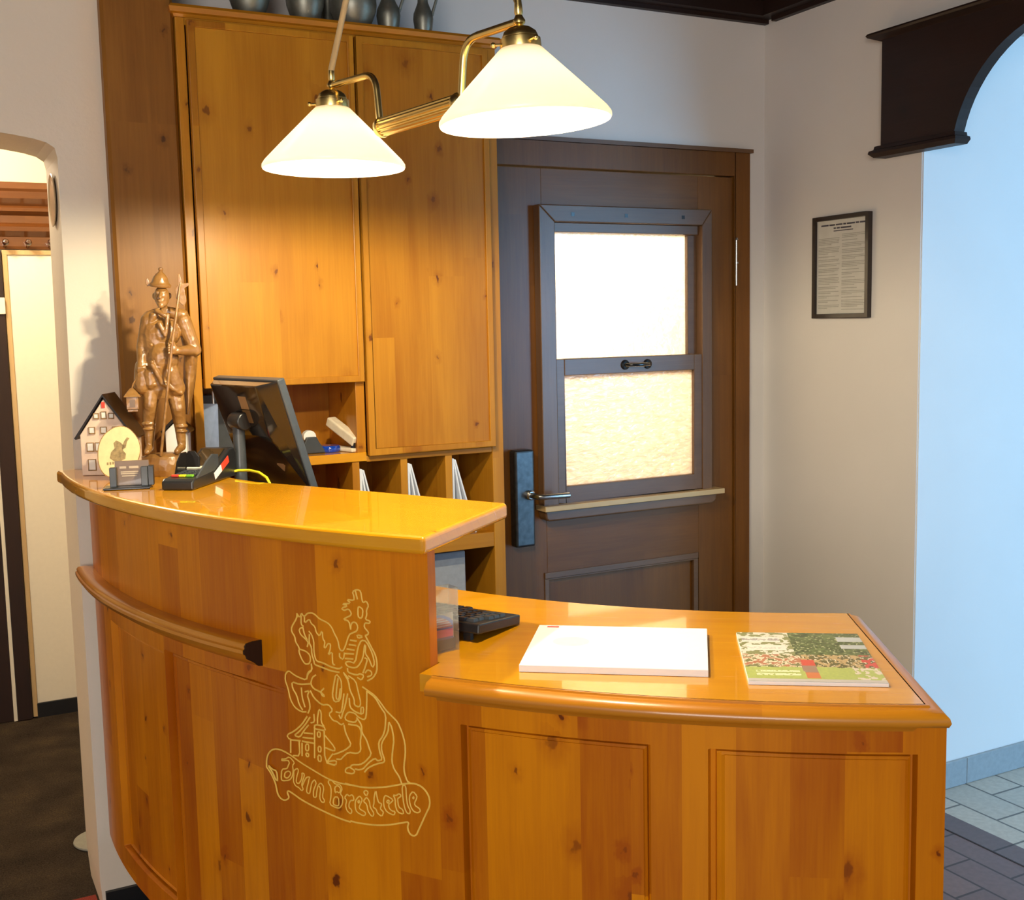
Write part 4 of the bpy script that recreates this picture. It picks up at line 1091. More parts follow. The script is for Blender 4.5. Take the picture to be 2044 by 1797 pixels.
# payment terminal
pt = thing('payment_terminal', 'black card payment terminal with coloured keys and red and white sticker', 'card terminal', (0.5665, 2.604, Z1), (0, 0, R_(-36.0)))
# local: x across, y towards the back, z up; footprint x -0.036..0.036, y -0.125..0.125
bd = MB().prism([(-0.125, 0.0), (0.125, 0.0), (0.125, 0.056), (0.112, 0.068), (0.085, 0.068), (-0.005, 0.030), (-0.115, 0.024), (-0.125, 0.019)], -0.036, 0.036, 'x')
bd.build('body', M['plastic'], pt, world=False, bevel=0.004, bseg=3)
sm_ = math.atan2(0.038, 0.09)
Ms = Matrix.Translation((0, 0.040, 0.0490)) @ Matrix.Rotation(sm_, 4, 'X')
MB().box(-0.026, 0.026, -0.036, 0.044, 0.0, 0.003, Ms).build('display', M['screen'], pt, world=False, bevel=0.001)
MB().box(-0.030, 0.030, -0.050, -0.040, 0.0, 0.0045, Ms).build('paper_slot', M['ivory'], pt, world=False, bevel=0.0005)
kp = MB()
Mk = Matrix.Translation((0, -0.065, 0.0272)) @ Matrix.Rotation(R_(3.0), 4, 'X')
for r_ in range(4):
    for c_ in range(3):
        kp.box(-0.024 + c_ * 0.017, -0.011 + c_ * 0.017, -0.018 + r_ * 0.014, -0.009 + r_ * 0.014, 0, 0.0035, Mk)
kp.build('number_keys', M['plastic2'], pt, world=False, bevel=0.001)
for c_, mt in enumerate(('red', 'yellowkey', 'green')):
    MB().box(-0.025 + c_ * 0.017, -0.010 + c_ * 0.017, -0.034, -0.024, 0, 0.0045, Mk).build('colour_key', M[mt], pt, world=False, bevel=0.001)
# privacy hood: two side wings and a humped back wall
hd = MB()
hd.prism([(-0.105, 0.022), (0.02, 0.028), (0.02, 0.062), (-0.012, 0.066), (-0.045, 0.054)], 0.031, 0.0355, 'x')
hd.build('hood_wing', M['plastic2'], pt, world=False, bevel=0.0015)
hd = MB().prism([(-0.060, 0.024), (0.02, 0.028), (0.02, 0.052), (0.0, 0.070), (-0.025, 0.070), (-0.045, 0.054)], -0.036, -0.0315, 'x')
hd.prism([(-0.036, 0.026), (0.0, 0.026), (0.0, 0.058), (-0.010, 0.072), (-0.026, 0.072), (-0.036, 0.058)], -0.004, 0.001, 'y')
hd.build('hood_wing', M['gloss'], pt, world=False, bevel=0.0015)
sk = MB(); px_ = 0.0366
Mside = Matrix.Translation((px_, 0.026, 0.0270)) @ Matrix.Rotation(R_(20), 4, 'X')
sk.box(-0.0008, 0.0002, -0.036, 0.006, -0.008, 0.008, Mside)
sk.build('sticker', M['white'], pt, world=False)
MB().box(-0.0008, 0.0002, 0.006, 0.052, -0.008, 0.008, Mside).build('sticker', M['red'], pt, world=False)
# yellow network cable from the terminal over the back edge
cb = MB().tube([(0.652, 2.674, ZH + 0.010), (0.668, 2.672, ZH + 0.012), (0.688, 2.645, ZH + 0.014), (0.700, 2.605, ZH + 0.012), (0.706, 2.565, ZH + 0.004), (0.712, 2.54, ZH - 0.02), (0.735, 2.52, ZH - 0.10), (0.76, 2.52, 1.03), (0.77, 2.56, ZD + 0.004), (0.80, 2.66, ZD + 0.004)], 0.0032, 10).build('network_cable', M['yellow'], None)
tag(cb, 'yellow network cable running from the payment terminal over the back edge', 'cable')

# ------------------------------------------------------------------ monitor on the desk behind the raised top
mo = thing('monitor', 'black flat-screen monitor seen from behind, standing on the lower desk', 'monitor', (0.684, 2.71, ZD + 0.0003), (0, 0, R_(-75)))
# local: x along the width (towards the camera side), +y = screen side, -y = back
Mt = Matrix.Translation((0.0, 0.055, 0.345)) @ Matrix.Rotation(R_(17), 4, 'X')
W2 = 0.152; HT = 0.125; HB = -0.155
MB().box(-W2, W2, 0.0, 0.020, HB, HT, Mt).build('screen_frame', M['plastic2'], mo, world=False, bevel=0.003)
MB().box(-W2 + .014, W2 - .014, 0.0195, 0.0212, HB + .02, HT - .012, Mt).build('screen', M['gloss'], mo, world=False)
bk = MB()
o_ = [(-W2 + .004, HB + .004), (W2 - .004, HB + .004), (W2 - .004, HT - .004), (-W2 + .004, HT - .004)]
i_ = [(-W2 + .055, HB + .045), (W2 - .055, HB + .045), (W2 - .055, HT - .004), (-W2 + .055, HT - .004)]
i2 = [(-W2 + .055, -0.005), (W2 - .055, -0.005), (W2 - .045, HT - .004), (-W2 + .045, HT - .004)]
vs = [Mt @ Vector((x, 0.001, z)) for x, z in o_] + [Mt @ Vector((x, -0.034, z)) for x, z in i2]
bk.add(vs, [(0, 1, 5, 4), (1, 2, 6, 5), (2, 3, 7, 6), (3, 0, 4, 7), (4, 5, 6, 7), (3, 2, 1, 0)])
bk.build('back_cover', M['gloss'], mo, world=False, bevel=0.003)
lbl = MB().box(0.012, 0.046, -0.0350, -0.0336, 0.062, 0.094, Mt).build('label_sticker', M['sticker'], mo, world=False)
MB().box(0.012, 0.046, -0.0350, -0.0336, 0.028, 0.060, Mt).build('label_sticker', plain('brown_sticker', (0.16, 0.09, 0.03), 0.4), mo, world=False)
MB().tube([(0.0, 0, 0.012), (0.0, 0, 0.355)], [0.017, 0.014], 20).build('stand_column', M['plastic2'], mo, world=False)
MB().lathe([(0, -0.026), (0.020, -0.026), (0.022, -0.02), (0.022, 0.02), (0.020, 0.026), (0, 0.026)], (0, 0.004, 0.365), 28, Matrix.Rotation(PI / 2, 4, 'Y')).box(-0.02, 0.02, 0.0, 0.035, 0.345, 0.385).build('hinge', M['plastic'], mo, world=False, bevel=0.002)
MB().lathe([(0, 0), (0.095, 0), (0.095, 0.006), (0.07, 0.012), (0.02, 0.016), (0, 0.016)], (0, 0.0, 0), 40, Matrix.Diagonal((1.0, 0.75, 1, 1))).build('foot', M['plastic'], mo, world=False)
MB().box(-0.013, 0.013, -0.013, 0.013, -0.0005, 0.0005, Mt @ Matrix.Translation((0.075, -0.0145, -0.085)) @ Matrix.Rotation(R_(-79), 4, 'X') @ Matrix.Rotation(R_(45), 4, 'Z')).build('warning_label', M['sticker'], mo, world=False)

# ------------------------------------------------------------------ desk things
Z2 = ZD + 0.0003
pad = thing('paper_pad', 'thick white paper pad lying on the lower desk', 'paper pad', (1.075, 1.670, Z2), (0, 0, R_(-36.8)))
MB().box(-0.157, 0.157, -0.128, 0.128, 0, 0.0125).build('sheets', M['paper'], pad, world=False, bevel=0.001)
pp = MB().box(-0.140, -0.118, 0.112, 0.120, 0.0124, 0.0128)
pp.build('red_mark', M['red'], pad, world=False)
pp = MB().lathe([(0, 0.0124), (0.030, 0.0124), (0.030, 0.0127), (0, 0.0127)], (-0.085, 0.02, 0), 32, Matrix.Diagonal((1.1, 1.0, 1, 1)))
pp.build('faint_emblem', plain('faint_cream_print', (0.82, 0.80, 0.66), 0.6, noise_amt=0.03), pad, world=False)

mg = thing('magazine', 'glossy colour magazine with a green village cover on the desk', 'magazine', (1.327, 1.466, Z2), (0, 0, R_(-34.9)))
MB().box(-0.109, 0.109, -0.145, 0.145, 0, 0.0062).build('pages', M['paper'], mg, world=False, bevel=0.0008)
def paint(u, v):
    """generic village-green cover: u 0..1 left to right, v 0..1 bottom to top"""
    n1 = noise.noise(Vector((u * 19, v * 23, 0.3))) + 0.6 * noise.noise(Vector((u * 45, v * 50, 2.3))); n2 = noise.noise(Vector((u * 46, v * 44, 4.1)))
    if v < 0.045: return (0.55, 0.50, 0.50)
    if 0.60 < v < 0.72 and 0.05 < u < 0.36: return (0.80, 0.76, 0.70) if (abs((v - 0.66)) > 0.02 or n2 < 0.0) else (0.66, 0.62, 0.58)
    if 0.78 < v < 0.90 and 0.03 < u < 0.34: return (0.78, 0.74, 0.70) if (abs((v - 0.84)) > 0.025 or n2 < -0.1) else (0.40, 0.36, 0.36)
    if v > 0.60 and u > 0.80 and abs(v - 0.86) < 0.05: return (0.52, 0.54, 0.58)
    if v > 0.60 and u > 0.80 and abs(v - 0.70) < 0.04: return (0.50, 0.52, 0.56)
    if abs(u - 0.485) < 0.055 - 0.03 * abs(v - 0.25) and 0.06 < v < 0.42:
        if v > 0.30: return (0.62, 0.09, 0.06)
        if v > 0.17: return (0.35, 0.22, 0.17)
        return (0.62, 0.20, 0.08)
    if v < 0.27 + 0.02 * n1:
        if 0.07 < u < 0.40 and (abs(v - 0.19) < 0.018 or abs(v - 0.13) < 0.020) and n2 > -0.25: return (0.74, 0.76, 0.50)
        if u > 0.80 and n1 > 0.1: return (0.72, 0.62, 0.55)
        g = 0.5 + 0.5 * n2
        return (0.38 + 0.1 * g, 0.44 + 0.1 * g, 0.14)
    if v < 0.52:
        if u < 0.45:
            if n1 > 0.12: return (0.48, 0.20, 0.11)
            if n1 > -0.22: return (0.72, 0.62, 0.48)
            return (0.20, 0.20, 0.08)
        if u > 0.90 and n1 > -0.1: return (0.62, 0.08, 0.06)
        if n1 > 0.05: return (0.52, 0.36, 0.18)
        if n2 > 0.25: return (0.70, 0.62, 0.50)
        return (0.15, 0.13, 0.05)
    if u < 0.42:
        if n1 > 0.0: return (0.74, 0.70, 0.62)
        return (0.26, 0.27, 0.12)
    if n2 > 0.33: return (0.40, 0.42, 0.24)
    k_ = 0.06 + 0.06 * (n1 + 0.5)
    return (k_ * 1.15, k_ * 1.5, k_ * 0.55)
def printed(name, parent, w, h, z, nu, nv, fn, mat):
    vs = []; fs = []; cols = []
    for j in range(nv + 1):
        for i in range(nu + 1):
            vs.append((-w / 2 + w * i / nu, -h / 2 + h * j / nv, z))
    for j in range(nv):
        for i in range(nu):
            a = j * (nu + 1) + i
            fs.append((a, a + 1, a + nu + 2, a + nu + 1)); cols.append(fn((i + .5) / nu, (j + .5) / nv))
    o = MB().add(vs, fs).build(name, mat, parent, world=False, weld=False)
    at = o.data.color_attributes.new('Print', 'FLOAT_COLOR', 'CORNER')
    for pi, p in enumerate(o.data.polygons):
        for l in p.loop_indices: at.data[l].color = (*cols[pi], 1)
    return o
printed('cover', mg, 0.217, 0.289, 0.0066, 110, 146, paint, M['print'])

# clear card box with a coloured label, tucked behind the raised front
bx = thing('display_box', 'clear plastic box with a blue and red label behind the raised counter front', 'box', (0.808, 1.833, Z2), (0, 0, R_(8)))
b = MB()
for x0, x1, y0, y1, z0, z1 in ((-0.045, 0.036, -0.002, 0.0, 0, 0.115), (-0.045, 0.036, 0.028, 0.030, 0, 0.115), (0.034, 0.036, 0, 0.028, 0, 0.115), (-0.045, -0.043, 0, 0.028, 0, 0.115), (-0.043, 0.034, 0, 0.028, 0, 0.002)):
    b.box(x0, x1, y0, y1, z0, z1)
b.build('clear_case', M['acrylic'], bx, world=False)
MB().box(-0.041, 0.032, 0.004, 0.024, 0.003, 0.024).build('dark_block', M['plastic2'], bx, world=False, bevel=0.001)
def lab_paint(u, v):
    r2 = math.hypot((u - 0.45) * 1.0, (v - 0.25) * 0.9)
    if v > 0.25 and r2 > 0.66: return (0.50, 0.48, 0.44)
    if r2 > 0.56 and v > 0.25: return (0.06, 0.14, 0.70)
    if v < 0.10: return (0.10, 0.09, 0.34)
    if v < 0.38: return (0.70, 0.07, 0.28)
    if v < 0.46: return (0.06, 0.08, 0.42)
    return (0.62, 0.60, 0.74) if int(v * 22) % 2 else (0.50, 0.10, 0.16)
lbo = printed('label', bx, 0.066, 0.048, 0.0, 44, 44, lab_paint, M['print'])
lbo.rotation_euler = (PI / 2, 0, 0); lbo.location = (-0.006, 0.0035, 0.046)
MB().box(-0.040, 0.028, 0.0042, 0.006, 0.022, 0.066).build('label_card', M['white'], bx, world=False)

# keyboard
kb = thing('keyboard', 'black computer keyboard tilted on its feet on the lower desk', 'keyboard', (0.852, 2.062, Z2), (0, 0, R_(-59.1)))
# local x: along the length (towards +x = end seen in the photo), local y: towards the staff side
Mk = Matrix.Translation((0, 0, 0.0145)) @ Matrix.Rotation(R_(-6.0), 4, 'X')
MB().box(-0.20, 0.20, -0.074, 0.074, -0.006, 0.013, Mk).build('case', M['plastic'], kb, world=False, bevel=0.003)
for r_, ncol in enumerate((15, 15, 15, 14, 13, 9)):
    pass
k_ = 0
for r_ in range(6):
    y = -0.060 + r_ * 0.0205
    xs = -0.188
    wd = {5: [0.020, 0.020, 0.020, 0.11, 0.020, 0.020, 0.020]}.get(r_, None)
    x = xs; c_ = 0
    while x < 0.182:
        w_ = wd[c_ % 7] if wd else 0.0205 + (0.008 if (c_ == 0 and r_ in (2, 3, 4)) else 0)
        if x + w_ > 0.192: break
        cap = MB().hexa([Mk @ Vector(p) for p in ((x, y, 0.0125), (x + w_ - .002, y, 0.0125), (x, y + .0175, 0.0125), (x + w_ - .002, y + .0175, 0.0125),
                                                 (x + .002, y + .002, 0.0185), (x + w_ - .004, y + .002, 0.0185), (x + .002, y + .0155, 0.0185), (x + w_ - .004, y + .0155, 0.0185))])
        cap.build('key', M['plastic2'], kb, world=False)
        k_ += 1; x += w_; c_ += 1
for x in (-0.17, 0.16):
    MB().box(x, x + 0.016, -0.066, -0.056, 0.0, 0.017).build('tilt_foot', M['plastic'], kb, world=False)

# ------------------------------------------------------------------ framed notice on the right wall
fn_ = thing('framed_notice', 'narrow black framed printed notice hanging on the wall right of the door', 'picture', (XR - 0.004, 2.874, 1.70), (0, R_(0.0), 0))
xw = XR - 0.0045
y0, y1, z0, z1 = 2.745, 3.003, 1.532, 1.868; w_ = 0.0145
f = MB().box(xw - 0.018, xw, y0, y0 + w_, z0, z1).box(xw - 0.018, xw, y1 - w_, y1, z0, z1).box(xw - 0.018, xw, y0 + w_, y1 - w_, z1 - w_, z1).box(xw - 0.018, xw, y0 + w_, y1 - w_, z0, z0 + w_)
f.build('frame', plain('black_brown_frame', (0.020, 0.011, 0.008), 0.35, coat=0.3), fn_, bevel=0.0015)
sh = MB().box(xw - 0.008, xw - 0.004, y0 + w_, y1 - w_, z0 + w_, z1 - w_).build('notice_sheet', M['noticepaper'], fn_)
rnd = random.Random(5)
tx = MB(); X_ = xw - 0.0086
def line(ya, yb, z, h): tx.box(X_, X_ + 0.0008, yb, ya, z - h / 2, z + h / 2)
hdt = MB()
def hline(ya, yb, z, h): hdt.box(X_, X_ + 0.0008, yb, ya, z - h / 2, z + h / 2)
yl_, yr_ = y1 - w_ - 0.008, y0 + w_ + 0.008     # picture left / right
yy_ = yl_ - 0.012
for wlen in (0.034, 0.026, 0.030, 0.012, 0.036, 0.014, 0.028):
    hline(yy_, max(yr_, yy_ - wlen), 1.838, 0.0052); yy_ -= wlen + 0.004
for a_, b_ in ((0.070, 0.080), (0.084, 0.098), (0.102, 0.150)): hline(yl_ - a_, yl_ - b_, 1.827, 0.0052)
hline(yl_ - 0.070, yl_ - 0.158, 1.818, 0.003)
mid = (yl_ + yr_) / 2
for ca, cb_ in ((yl_, mid + 0.008), (mid - 0.002, yr_)):
    z = 1.795 if ca == yl_ else 1.805
    while z > z0 + w_ + 0.012:
        para = rnd.randint(1, 5)
        for i in range(para):
            if z < z0 + w_ + 0.010: break
            line(ca, cb_ + (rnd.random() * 0.06 if i == para - 1 else rnd.random() * 0.006), z, 0.0024); z -= 0.0050
        z -= 0.0050
tx.build('notice_text', plain('notice_print', (0.36, 0.35, 0.31), 0.7), sh)
hdt.build('notice_heading', M['darkink'], sh)

# ------------------------------------------------------------------ passage things
pr_ = thing('wall_plate', 'round brown-backed plate hanging on the inside of the white arch', 'plate', (0.357, 3.165, 1.872), (0, R_(-90), 0))
MB().lathe([(0.0, 0.0), (0.050, 0.0), (0.062, 0.002), (0.0665, 0.005), (0.0645, 0.0062), (0.058, 0.0045), (0.045, 0.003), (0.0, 0.003)], (0, 0, 0.0015), 48).build('plate_disc', plain('plate_glaze', (0.55, 0.42, 0.25), 0.3, coat=0.5), pr_, world=False)
rk = thing('coat_rack', 'brown wooden coat rack with turned pegs along the passage end wall', 'coat rack', (0.2, 4.86, 1.98))
MB().sweep([(0.618, 4.859), (-0.9, 4.859)][::-1] if False else [(-0.9, 4.859), (0.618, 4.859)],
           [(0.0, 1.858), (0.022, 1.858), (0.026, 1.870), (0.026, 1.905), (0.034, 1.912), (0.050, 1.926), (0.052, 1.942), (0.040, 1.952), (0.034, 1.958), (0.034, 1.985),
            (0.046, 1.992), (0.062, 2.000), (0.064, 2.012), (0.058, 2.02), (0.070, 2.03), (0.090, 2.045), (0.094, 2.07), (0.10, 2.08), (0.10, 2.104), (0.0, 2.104)]).build('moulded_board', M['rackwood'], rk, grain=(1, 0, 0))
for x in (-0.66, -0.555, -0.45, -0.345, -0.24, -0.135, -0.03, 0.075, 0.18, 0.285, 0.345 + 0.063, 0.51):
    pass
for x in (0.165, 0.26, 0.357, 0.437, 0.517, 0.597):
    MB().lathe([(0.006, 0.0), (0.007, 0.03), (0.010, 0.040), (0.0125, 0.048), (0.0125, 0.056), (0.008, 0.064), (0.0, 0.066)], (x, 4.835, 1.868), 18, Matrix.Rotation(R_(75), 4, 'X')).build('coat_peg', plain('peg_wood', (0.05, 0.016, 0.008), 0.2, coat=0.6), rk)
pdn = thing('door_2', 'white framed flush panel under the coat rack in the passage', 'door', (0.48, 4.86, 0.06), kind=S)
MB().box(0.362, 0.618, 4.846, 4.859, 0.062, 1.838).build('panel_face', M['white_paint'], pdn, bevel=0.002)
MB().box(0.344, 0.618, 4.838, 4.858, 1.838, 1.856).box(0.344, 0.362, 4.838, 4.858, 0.01, 1.838).build('panel_frame', M['sillwood'], pdn, bevel=0.002)
dk = thing('door_3', 'dark brown door frame left of the white panel in the passage', 'door', (0.2, 4.86, 0), kind=S)
MB().box(-0.5, 0.272, 4.845, 4.859, 0.006, 1.85).build('door_leaf', M['darkwood'], dk)
MB().box(0.286, 0.342, 4.828, 4.858, 0.006, 1.85).build('door_post', M['darkwood'], dk, bevel=0.003)
MB().box(0.2725, 0.2855, 4.836, 4.858, 0.006, 1.2).build('white_edge', M['white_paint'], dk)
MB().box(0.30, 0.343, 4.820, 4.828, 1.612, 1.675).build('cream_plate', M['white_paint'], dk, bevel=0.002)
dc = MB().lathe([(0.0, 0.0045), (0.074, 0.0045), (0.078, 0.009), (0.077, 0.013), (0.0, 0.015)], (0.415, 3.54, 0.0), 56).build('floor_disc', M['greydisc'], None)
tag(dc, 'flat round pale grey disc lying on the brown passage carpet', 'disc')
mt_ = MB().box(-0.25, 0.352, 2.88, 3.185, 0.0045, 0.010).build('door_mat', M['redmat'], None, bevel=0.002)
tag(mt_, 'dark red mat on the passage threshold below the white arch', 'mat')

# ------------------------------------------------------------------ carved night watchman figure
fg = thing('carved_figure', 'tall carved wooden watchman with halberd and lantern on the counter end', 'statue', (0.528, 2.80, Z1), (0, 0, R_(-10.7)))
ZF = 0.052
def P(cx, cy, y=0.0):
    h_ = (1644 - cy) / 3600.0
    return Vector(((cx - 438) / 3600.0 + 0.040 * h_, y, h_ + ZF))
body = MB()
def cap(a, b_, ra, rb): body.capsule(a, b_, ra, rb, 16)
# legs and boots
cap(P(335, 1085, 0.0), P(322, 1225, -0.006), 0.0207, 0.0177); cap(P(322, 1225, -0.006), P(312, 1370, 0.004), 0.0177, 0.0151); cap(P(312, 1370, .004), P(310, 1560, 0.004), 0.0142, 0.0100)
cap(P(310, 1590, 0.004), P(290, 1620, -0.026), 0.0100, 0.0070); body.ball(P(305, 1385, 0.002), (0.0171, 0.0171, 0.006)); body.ball(P(308, 1430, 0.002), (0.0159, 0.0159, 0.004))
cap(P(525, 1120, 0.004), P(548, 1270, -0.004), 0.0207, 0.0177); cap(P(548, 1270, -.004), P(562, 1400, 0.006), 0.0175, 0.0147); cap(P(562, 1400, .006), P(575, 1580, 0.006), 0.0139, 0.0100)
cap(P(575, 1600, 0.006), P(535, 1628, -0.024), 0.0100, 0.0072); body.ball(P(572, 1420, 0.004), (0.0165, 0.0165, 0.006)); body.ball(P(574, 1465, 0.004), (0.0153, 0.0153, 0.004))
# coat: skirt, belly, chest
body.lathe([(0.030, 0.130), (0.040, 0.150), (0.043, 0.175), (0.040, 0.205), (0.039, 0.235), (0.041, 0.26), (0.043, 0.285), (0.038, 0.305), (0.022, 0.322), (0.012, 0.330)], (0.0, 0.004, ZF), 24, Matrix.Diagonal((1.0, 0.72, 1, 1)))
body.ball(P(430, 830, -0.010), (0.036, 0.030, 0.042)); body.ball(P(440, 620, -0.004), (0.038, 0.027, 0.036))
# open coat flaps
cap(P(340, 880, -0.034), P(420, 1040, -0.030), 0.0055, 0.0060); cap(P(420, 1040, -0.030), P(575, 1130, -0.022), 0.006, 0.0055)
cap(P(355, 1050, -0.022), P(260, 1075, -0.006), 0.007, 0.006)
cap(P(270, 900, 0.0), P(265, 1060, -0.004), 0.020, 0.022); cap(P(330, 960, -0.008), P(330, 1040, -0.012), 0.022, 0.018)
cap(P(480, 940, -0.012), P(540, 1090, -0.010), 0.022, 0.020); cap(P(400, 900, -0.012), P(420, 1000, -0.010), 0.024, 0.018)
# lapels, buttons, belt
cap(P(470, 470, -0.028), P(455, 620, -0.036), 0.0055, 0.004); cap(P(405, 540, -0.030), P(450, 640, -0.036), 0.006, 0.004); cap(P(385, 430, -0.022), P(440, 470, -0.030), 0.0062, 0.005)
for cy in (715, 860): body.ball(P(335 + (cy - 715) * 0.03, cy, -0.036), 0.0045)
# shoulder cape edge
cap(P(360, 470, -0.012), P(300, 610, -0.008), 0.010, 0.006); cap(P(300, 610, -0.010), P(335, 625, -0.016), 0.005, 0.004)
# left arm in the picture, hanging to the lantern
cap(P(315, 510, 0.002), P(262, 740, 0.004), 0.0185, 0.0140); cap(P(262, 740, 0.004), P(252, 890, -0.012), 0.0135, 0.0095)
body.ball(P(248, 905, -0.014), (0.0105, 0.0085, 0.0105))
for i in range(4): cap(P(228 + i * 13, 905, -0.021), P(224 + i * 13, 940, -0.018), 0.0030, 0.0026)
cap(P(280, 895, -0.018), P(292, 920, -0.022), 0.0032, 0.0026)
# right arm in the picture, bent across to the halberd shaft
cap(P(600, 520, 0.002), P(690, 770, -0.002), 0.0190, 0.0160); cap(P(690, 770, -.002), P(540, 770, -0.040), 0.0150, 0.0100)
body.ball(P(505, 752, -0.044), (0.0125, 0.0085, 0.0120))
for i in range(4): cap(P(522, 715 + i * 24, -0.046), P(475, 722 + i * 22, -0.054), 0.0034, 0.0028)
cap(P(520, 705, -0.044), P(490, 700, -0.055), 0.0036, 0.0030)
# neck, head, face
cap(P(432, 450, 0.0), P(430, 380, -0.004), 0.0115, 0.0105)
body.ball(P(425, 310, -0.006), (0.0180, 0.0200, 0.0245)); body.ball(P(424, 365, -0.012), (0.0125, 0.0135, 0.0120))
cap(P(418, 275, -0.025), P(412, 318, -0.031), 0.0026, 0.0040)
for cx in (392, 442): body.ball(P(cx, 285, -0.022), (0.0040, 0.0030, 0.0026)); body.ball(P(cx, 272, -0.0225), (0.0062, 0.0030, 0.0018)); body.ball(P(cx - (417 - cx) * -0.05, 325, -0.019), (0.0055, 0.0050, 0.0048))
cap(P(400, 345, -0.0245), P(436, 343, -0.0245), 0.0019, 0.0019); cap(P(404, 353, -0.0245), P(432, 352, -0.0245), 0.0021, 0.0021)
body.ball(P(418, 390, -0.020), (0.0070, 0.0060, 0.0065))
for cx in (358, 494): body.ball(P(cx, 305, -0.002), (0.0030, 0.0045, 0.0070))
cap(P(470, 440, 0.004), P(590, 470, 0.004), 0.013, 0.015); cap(P(400, 445, 0.004), P(325, 480, 0.004), 0.012, 0.015)
fo_ = body.build('figure_body', M['carved'], fg, world=False, weld=False)
fo_.data.remesh_voxel_size = 0.0017
rm = fo_.modifiers.new('fuse', 'REMESH'); rm.mode = 'VOXEL'; rm.voxel_size = 0.0016; rm.use_smooth_shade = True
smm = fo_.modifiers.new('soft', 'SMOOTH'); smm.iterations = 2; smm.factor = 0.5
# cloak
ck = MB()
rows = [((590, 450), (520, 480), 0.016), ((650, 560), (560, 600), 0.014), ((712, 760), (600, 760), 0.008), ((722, 830), (600, 820), 0.012), ((708, 960), (592, 980), 0.018), ((690, 1120), (600, 1150), 0.020), ((655, 1250), (605, 1290), 0.018), ((640, 1325), (612, 1325), 0.016)]
vs = []
for (xo, yo), (xi, yi), yb in rows:
    for k in range(7):
        t_ = k / 6; x_ = xo + (xi - xo) * t_; y_ = yo + (yi - yo) * t_
        vs.append(P(x_, y_, yb - 0.022 * math.sin(PI * t_) + 0.004 * math.sin(9 * t_ + yo * 0.01)))
n = len(rows); fs = []
back = [Vector((v.x, v.y + 0.012, v.z)) for v in vs]; N = len(vs)
for i in range(n - 1):
    for k in range(6):
        a = i * 7 + k
        fs += [(a, a + 1, a + 8, a + 7), (N + a, N + a + 7, N + a + 8, N + a + 1)]
for i in range(n - 1):
    for a in (i * 7, i * 7 + 6): fs.append((a, a + 7, N + a + 7, N + a))
for k in range(6):
    for a in (k, (n - 1) * 7 + k): fs.append((a, a + 1, N + a + 1, N + a))
ck.add(vs + back, fs, smooth=True)
co = ck.build('cloak', M['carved'], fg, world=False)
sd = co.modifiers.new('soft', 'SUBSURF'); sd.levels = 2; sd.render_levels = 2
# hat
ht = MB().lathe([(0.0, 0.008), (0.0235, 0.0), (0.025, 0.002), (0.0248, 0.0055), (0.0200, 0.010), (0.0185, 0.014), (0.016, 0.022), (0.010, 0.030), (0.0055, 0.034), (0.0045, 0.0365), (0.0060, 0.040), (0.0050, 0.0435), (0.0, 0.045)], P(412, 228, -0.004), 30, Matrix.Rotation(R_(5), 4, 'Y') @ Matrix.Rotation(R_(8), 4, 'X'))
ht.build('hat', M['carved'], fg, world=False)
MB().prism([(-0.001, 0.0), (0.004, 0.002), (0.003, 0.012), (-0.001, 0.020), (-0.005, 0.016), (-0.005, 0.006)], -0.002, 0.002, 'y', Matrix.Translation(P(315, 225, -0.002))).build('hat_feather', M['carved'], fg, world=False, bevel=0.001)
# halberd
hb = MB().tube([P(402, 1655, -0.034), P(455, 1160, -0.050), P(497, 760, -0.054), P(545, 420, -0.044), P(575, 200, -0.036)], [0.0034, 0.0036, 0.0036, 0.0032, 0.0026], 10)
h_o = hb.build('halberd', M['carved'], fg, world=False)
MB().prism([(-0.003, -0.045), (0.004, -0.052), (0.010, -0.040), (0.009, -0.010), (0.020, -0.004), (0.021, 0.002), (0.006, 0.002), (0.002, 0.024), (-0.002, 0.024), (-0.004, 0.0), (-0.012, -0.008), (-0.013, -0.030)],
           -0.0018, 0.0018, 'y', Matrix.Translation(P(572, 215, -0.036)) @ Matrix.Rotation(R_(-4), 4, 'Y')).build('halberd_blade', M['carved'], h_o, world=False, bevel=0.001)
# lantern
ln_ = MB(); LC = P(178, 1205, -0.014)
ln_.prism([(-0.0135, -0.0135), (0.0135, -0.0135), (0.0135, 0.0135), (-0.0135, 0.0135)], -0.013, 0.016, 'z', Matrix.Translation(LC))
ln_.lathe([(0.0275, 0.016), (0.024, 0.020), (0.009, 0.033), (0.004, 0.036), (0.0, 0.036)], LC, 4, Matrix.Rotation(PI / 4, 4, 'Z'), smooth=False)
ln_.box(-0.0115, 0.0115, -0.0115, 0.0115, -0.019, -0.013, Matrix.Translation(LC))
lt = ln_.build('lantern', M['carved'], fg, world=False, bevel=0.0008)
MB().box(-0.006, 0.006, -0.0142, -0.013, -0.008, 0.010, Matrix.Translation(LC)).build('lantern_pane', M['cardbrown'], lt, world=False)
MB().tube([LC + Vector((0, 0, 0.034)), LC + Vector((0.004, 0, 0.046)), LC + Vector((0.012, 0, 0.058)), P(240, 935, -0.016)], 0.0018, 8).build('lantern_ring', M['carved'], lt, world=False)
# ground block under the feet
gb_ = MB().lathe([(0.0, 0.0), (0.055, 0.0), (0.060, 0.012), (0.058, 0.032), (0.052, 0.046), (0.030, 0.052), (0.0, 0.053)], (0, 0, 0), 18, Matrix.Diagonal((1.0, 0.80, 1, 1)))
rr = random.Random(3)
gb_.v = [Vector((v.x * (1 + rr.uniform(-.07, .07)), v.y * (1 + rr.uniform(-.07, .07)), v.z + (rr.uniform(-.004, .003) if 0.005 < v.z < 0.045 else 0))) for v in gb_.v]
gb_.build('ground_block', M['carved'], fg, world=False)
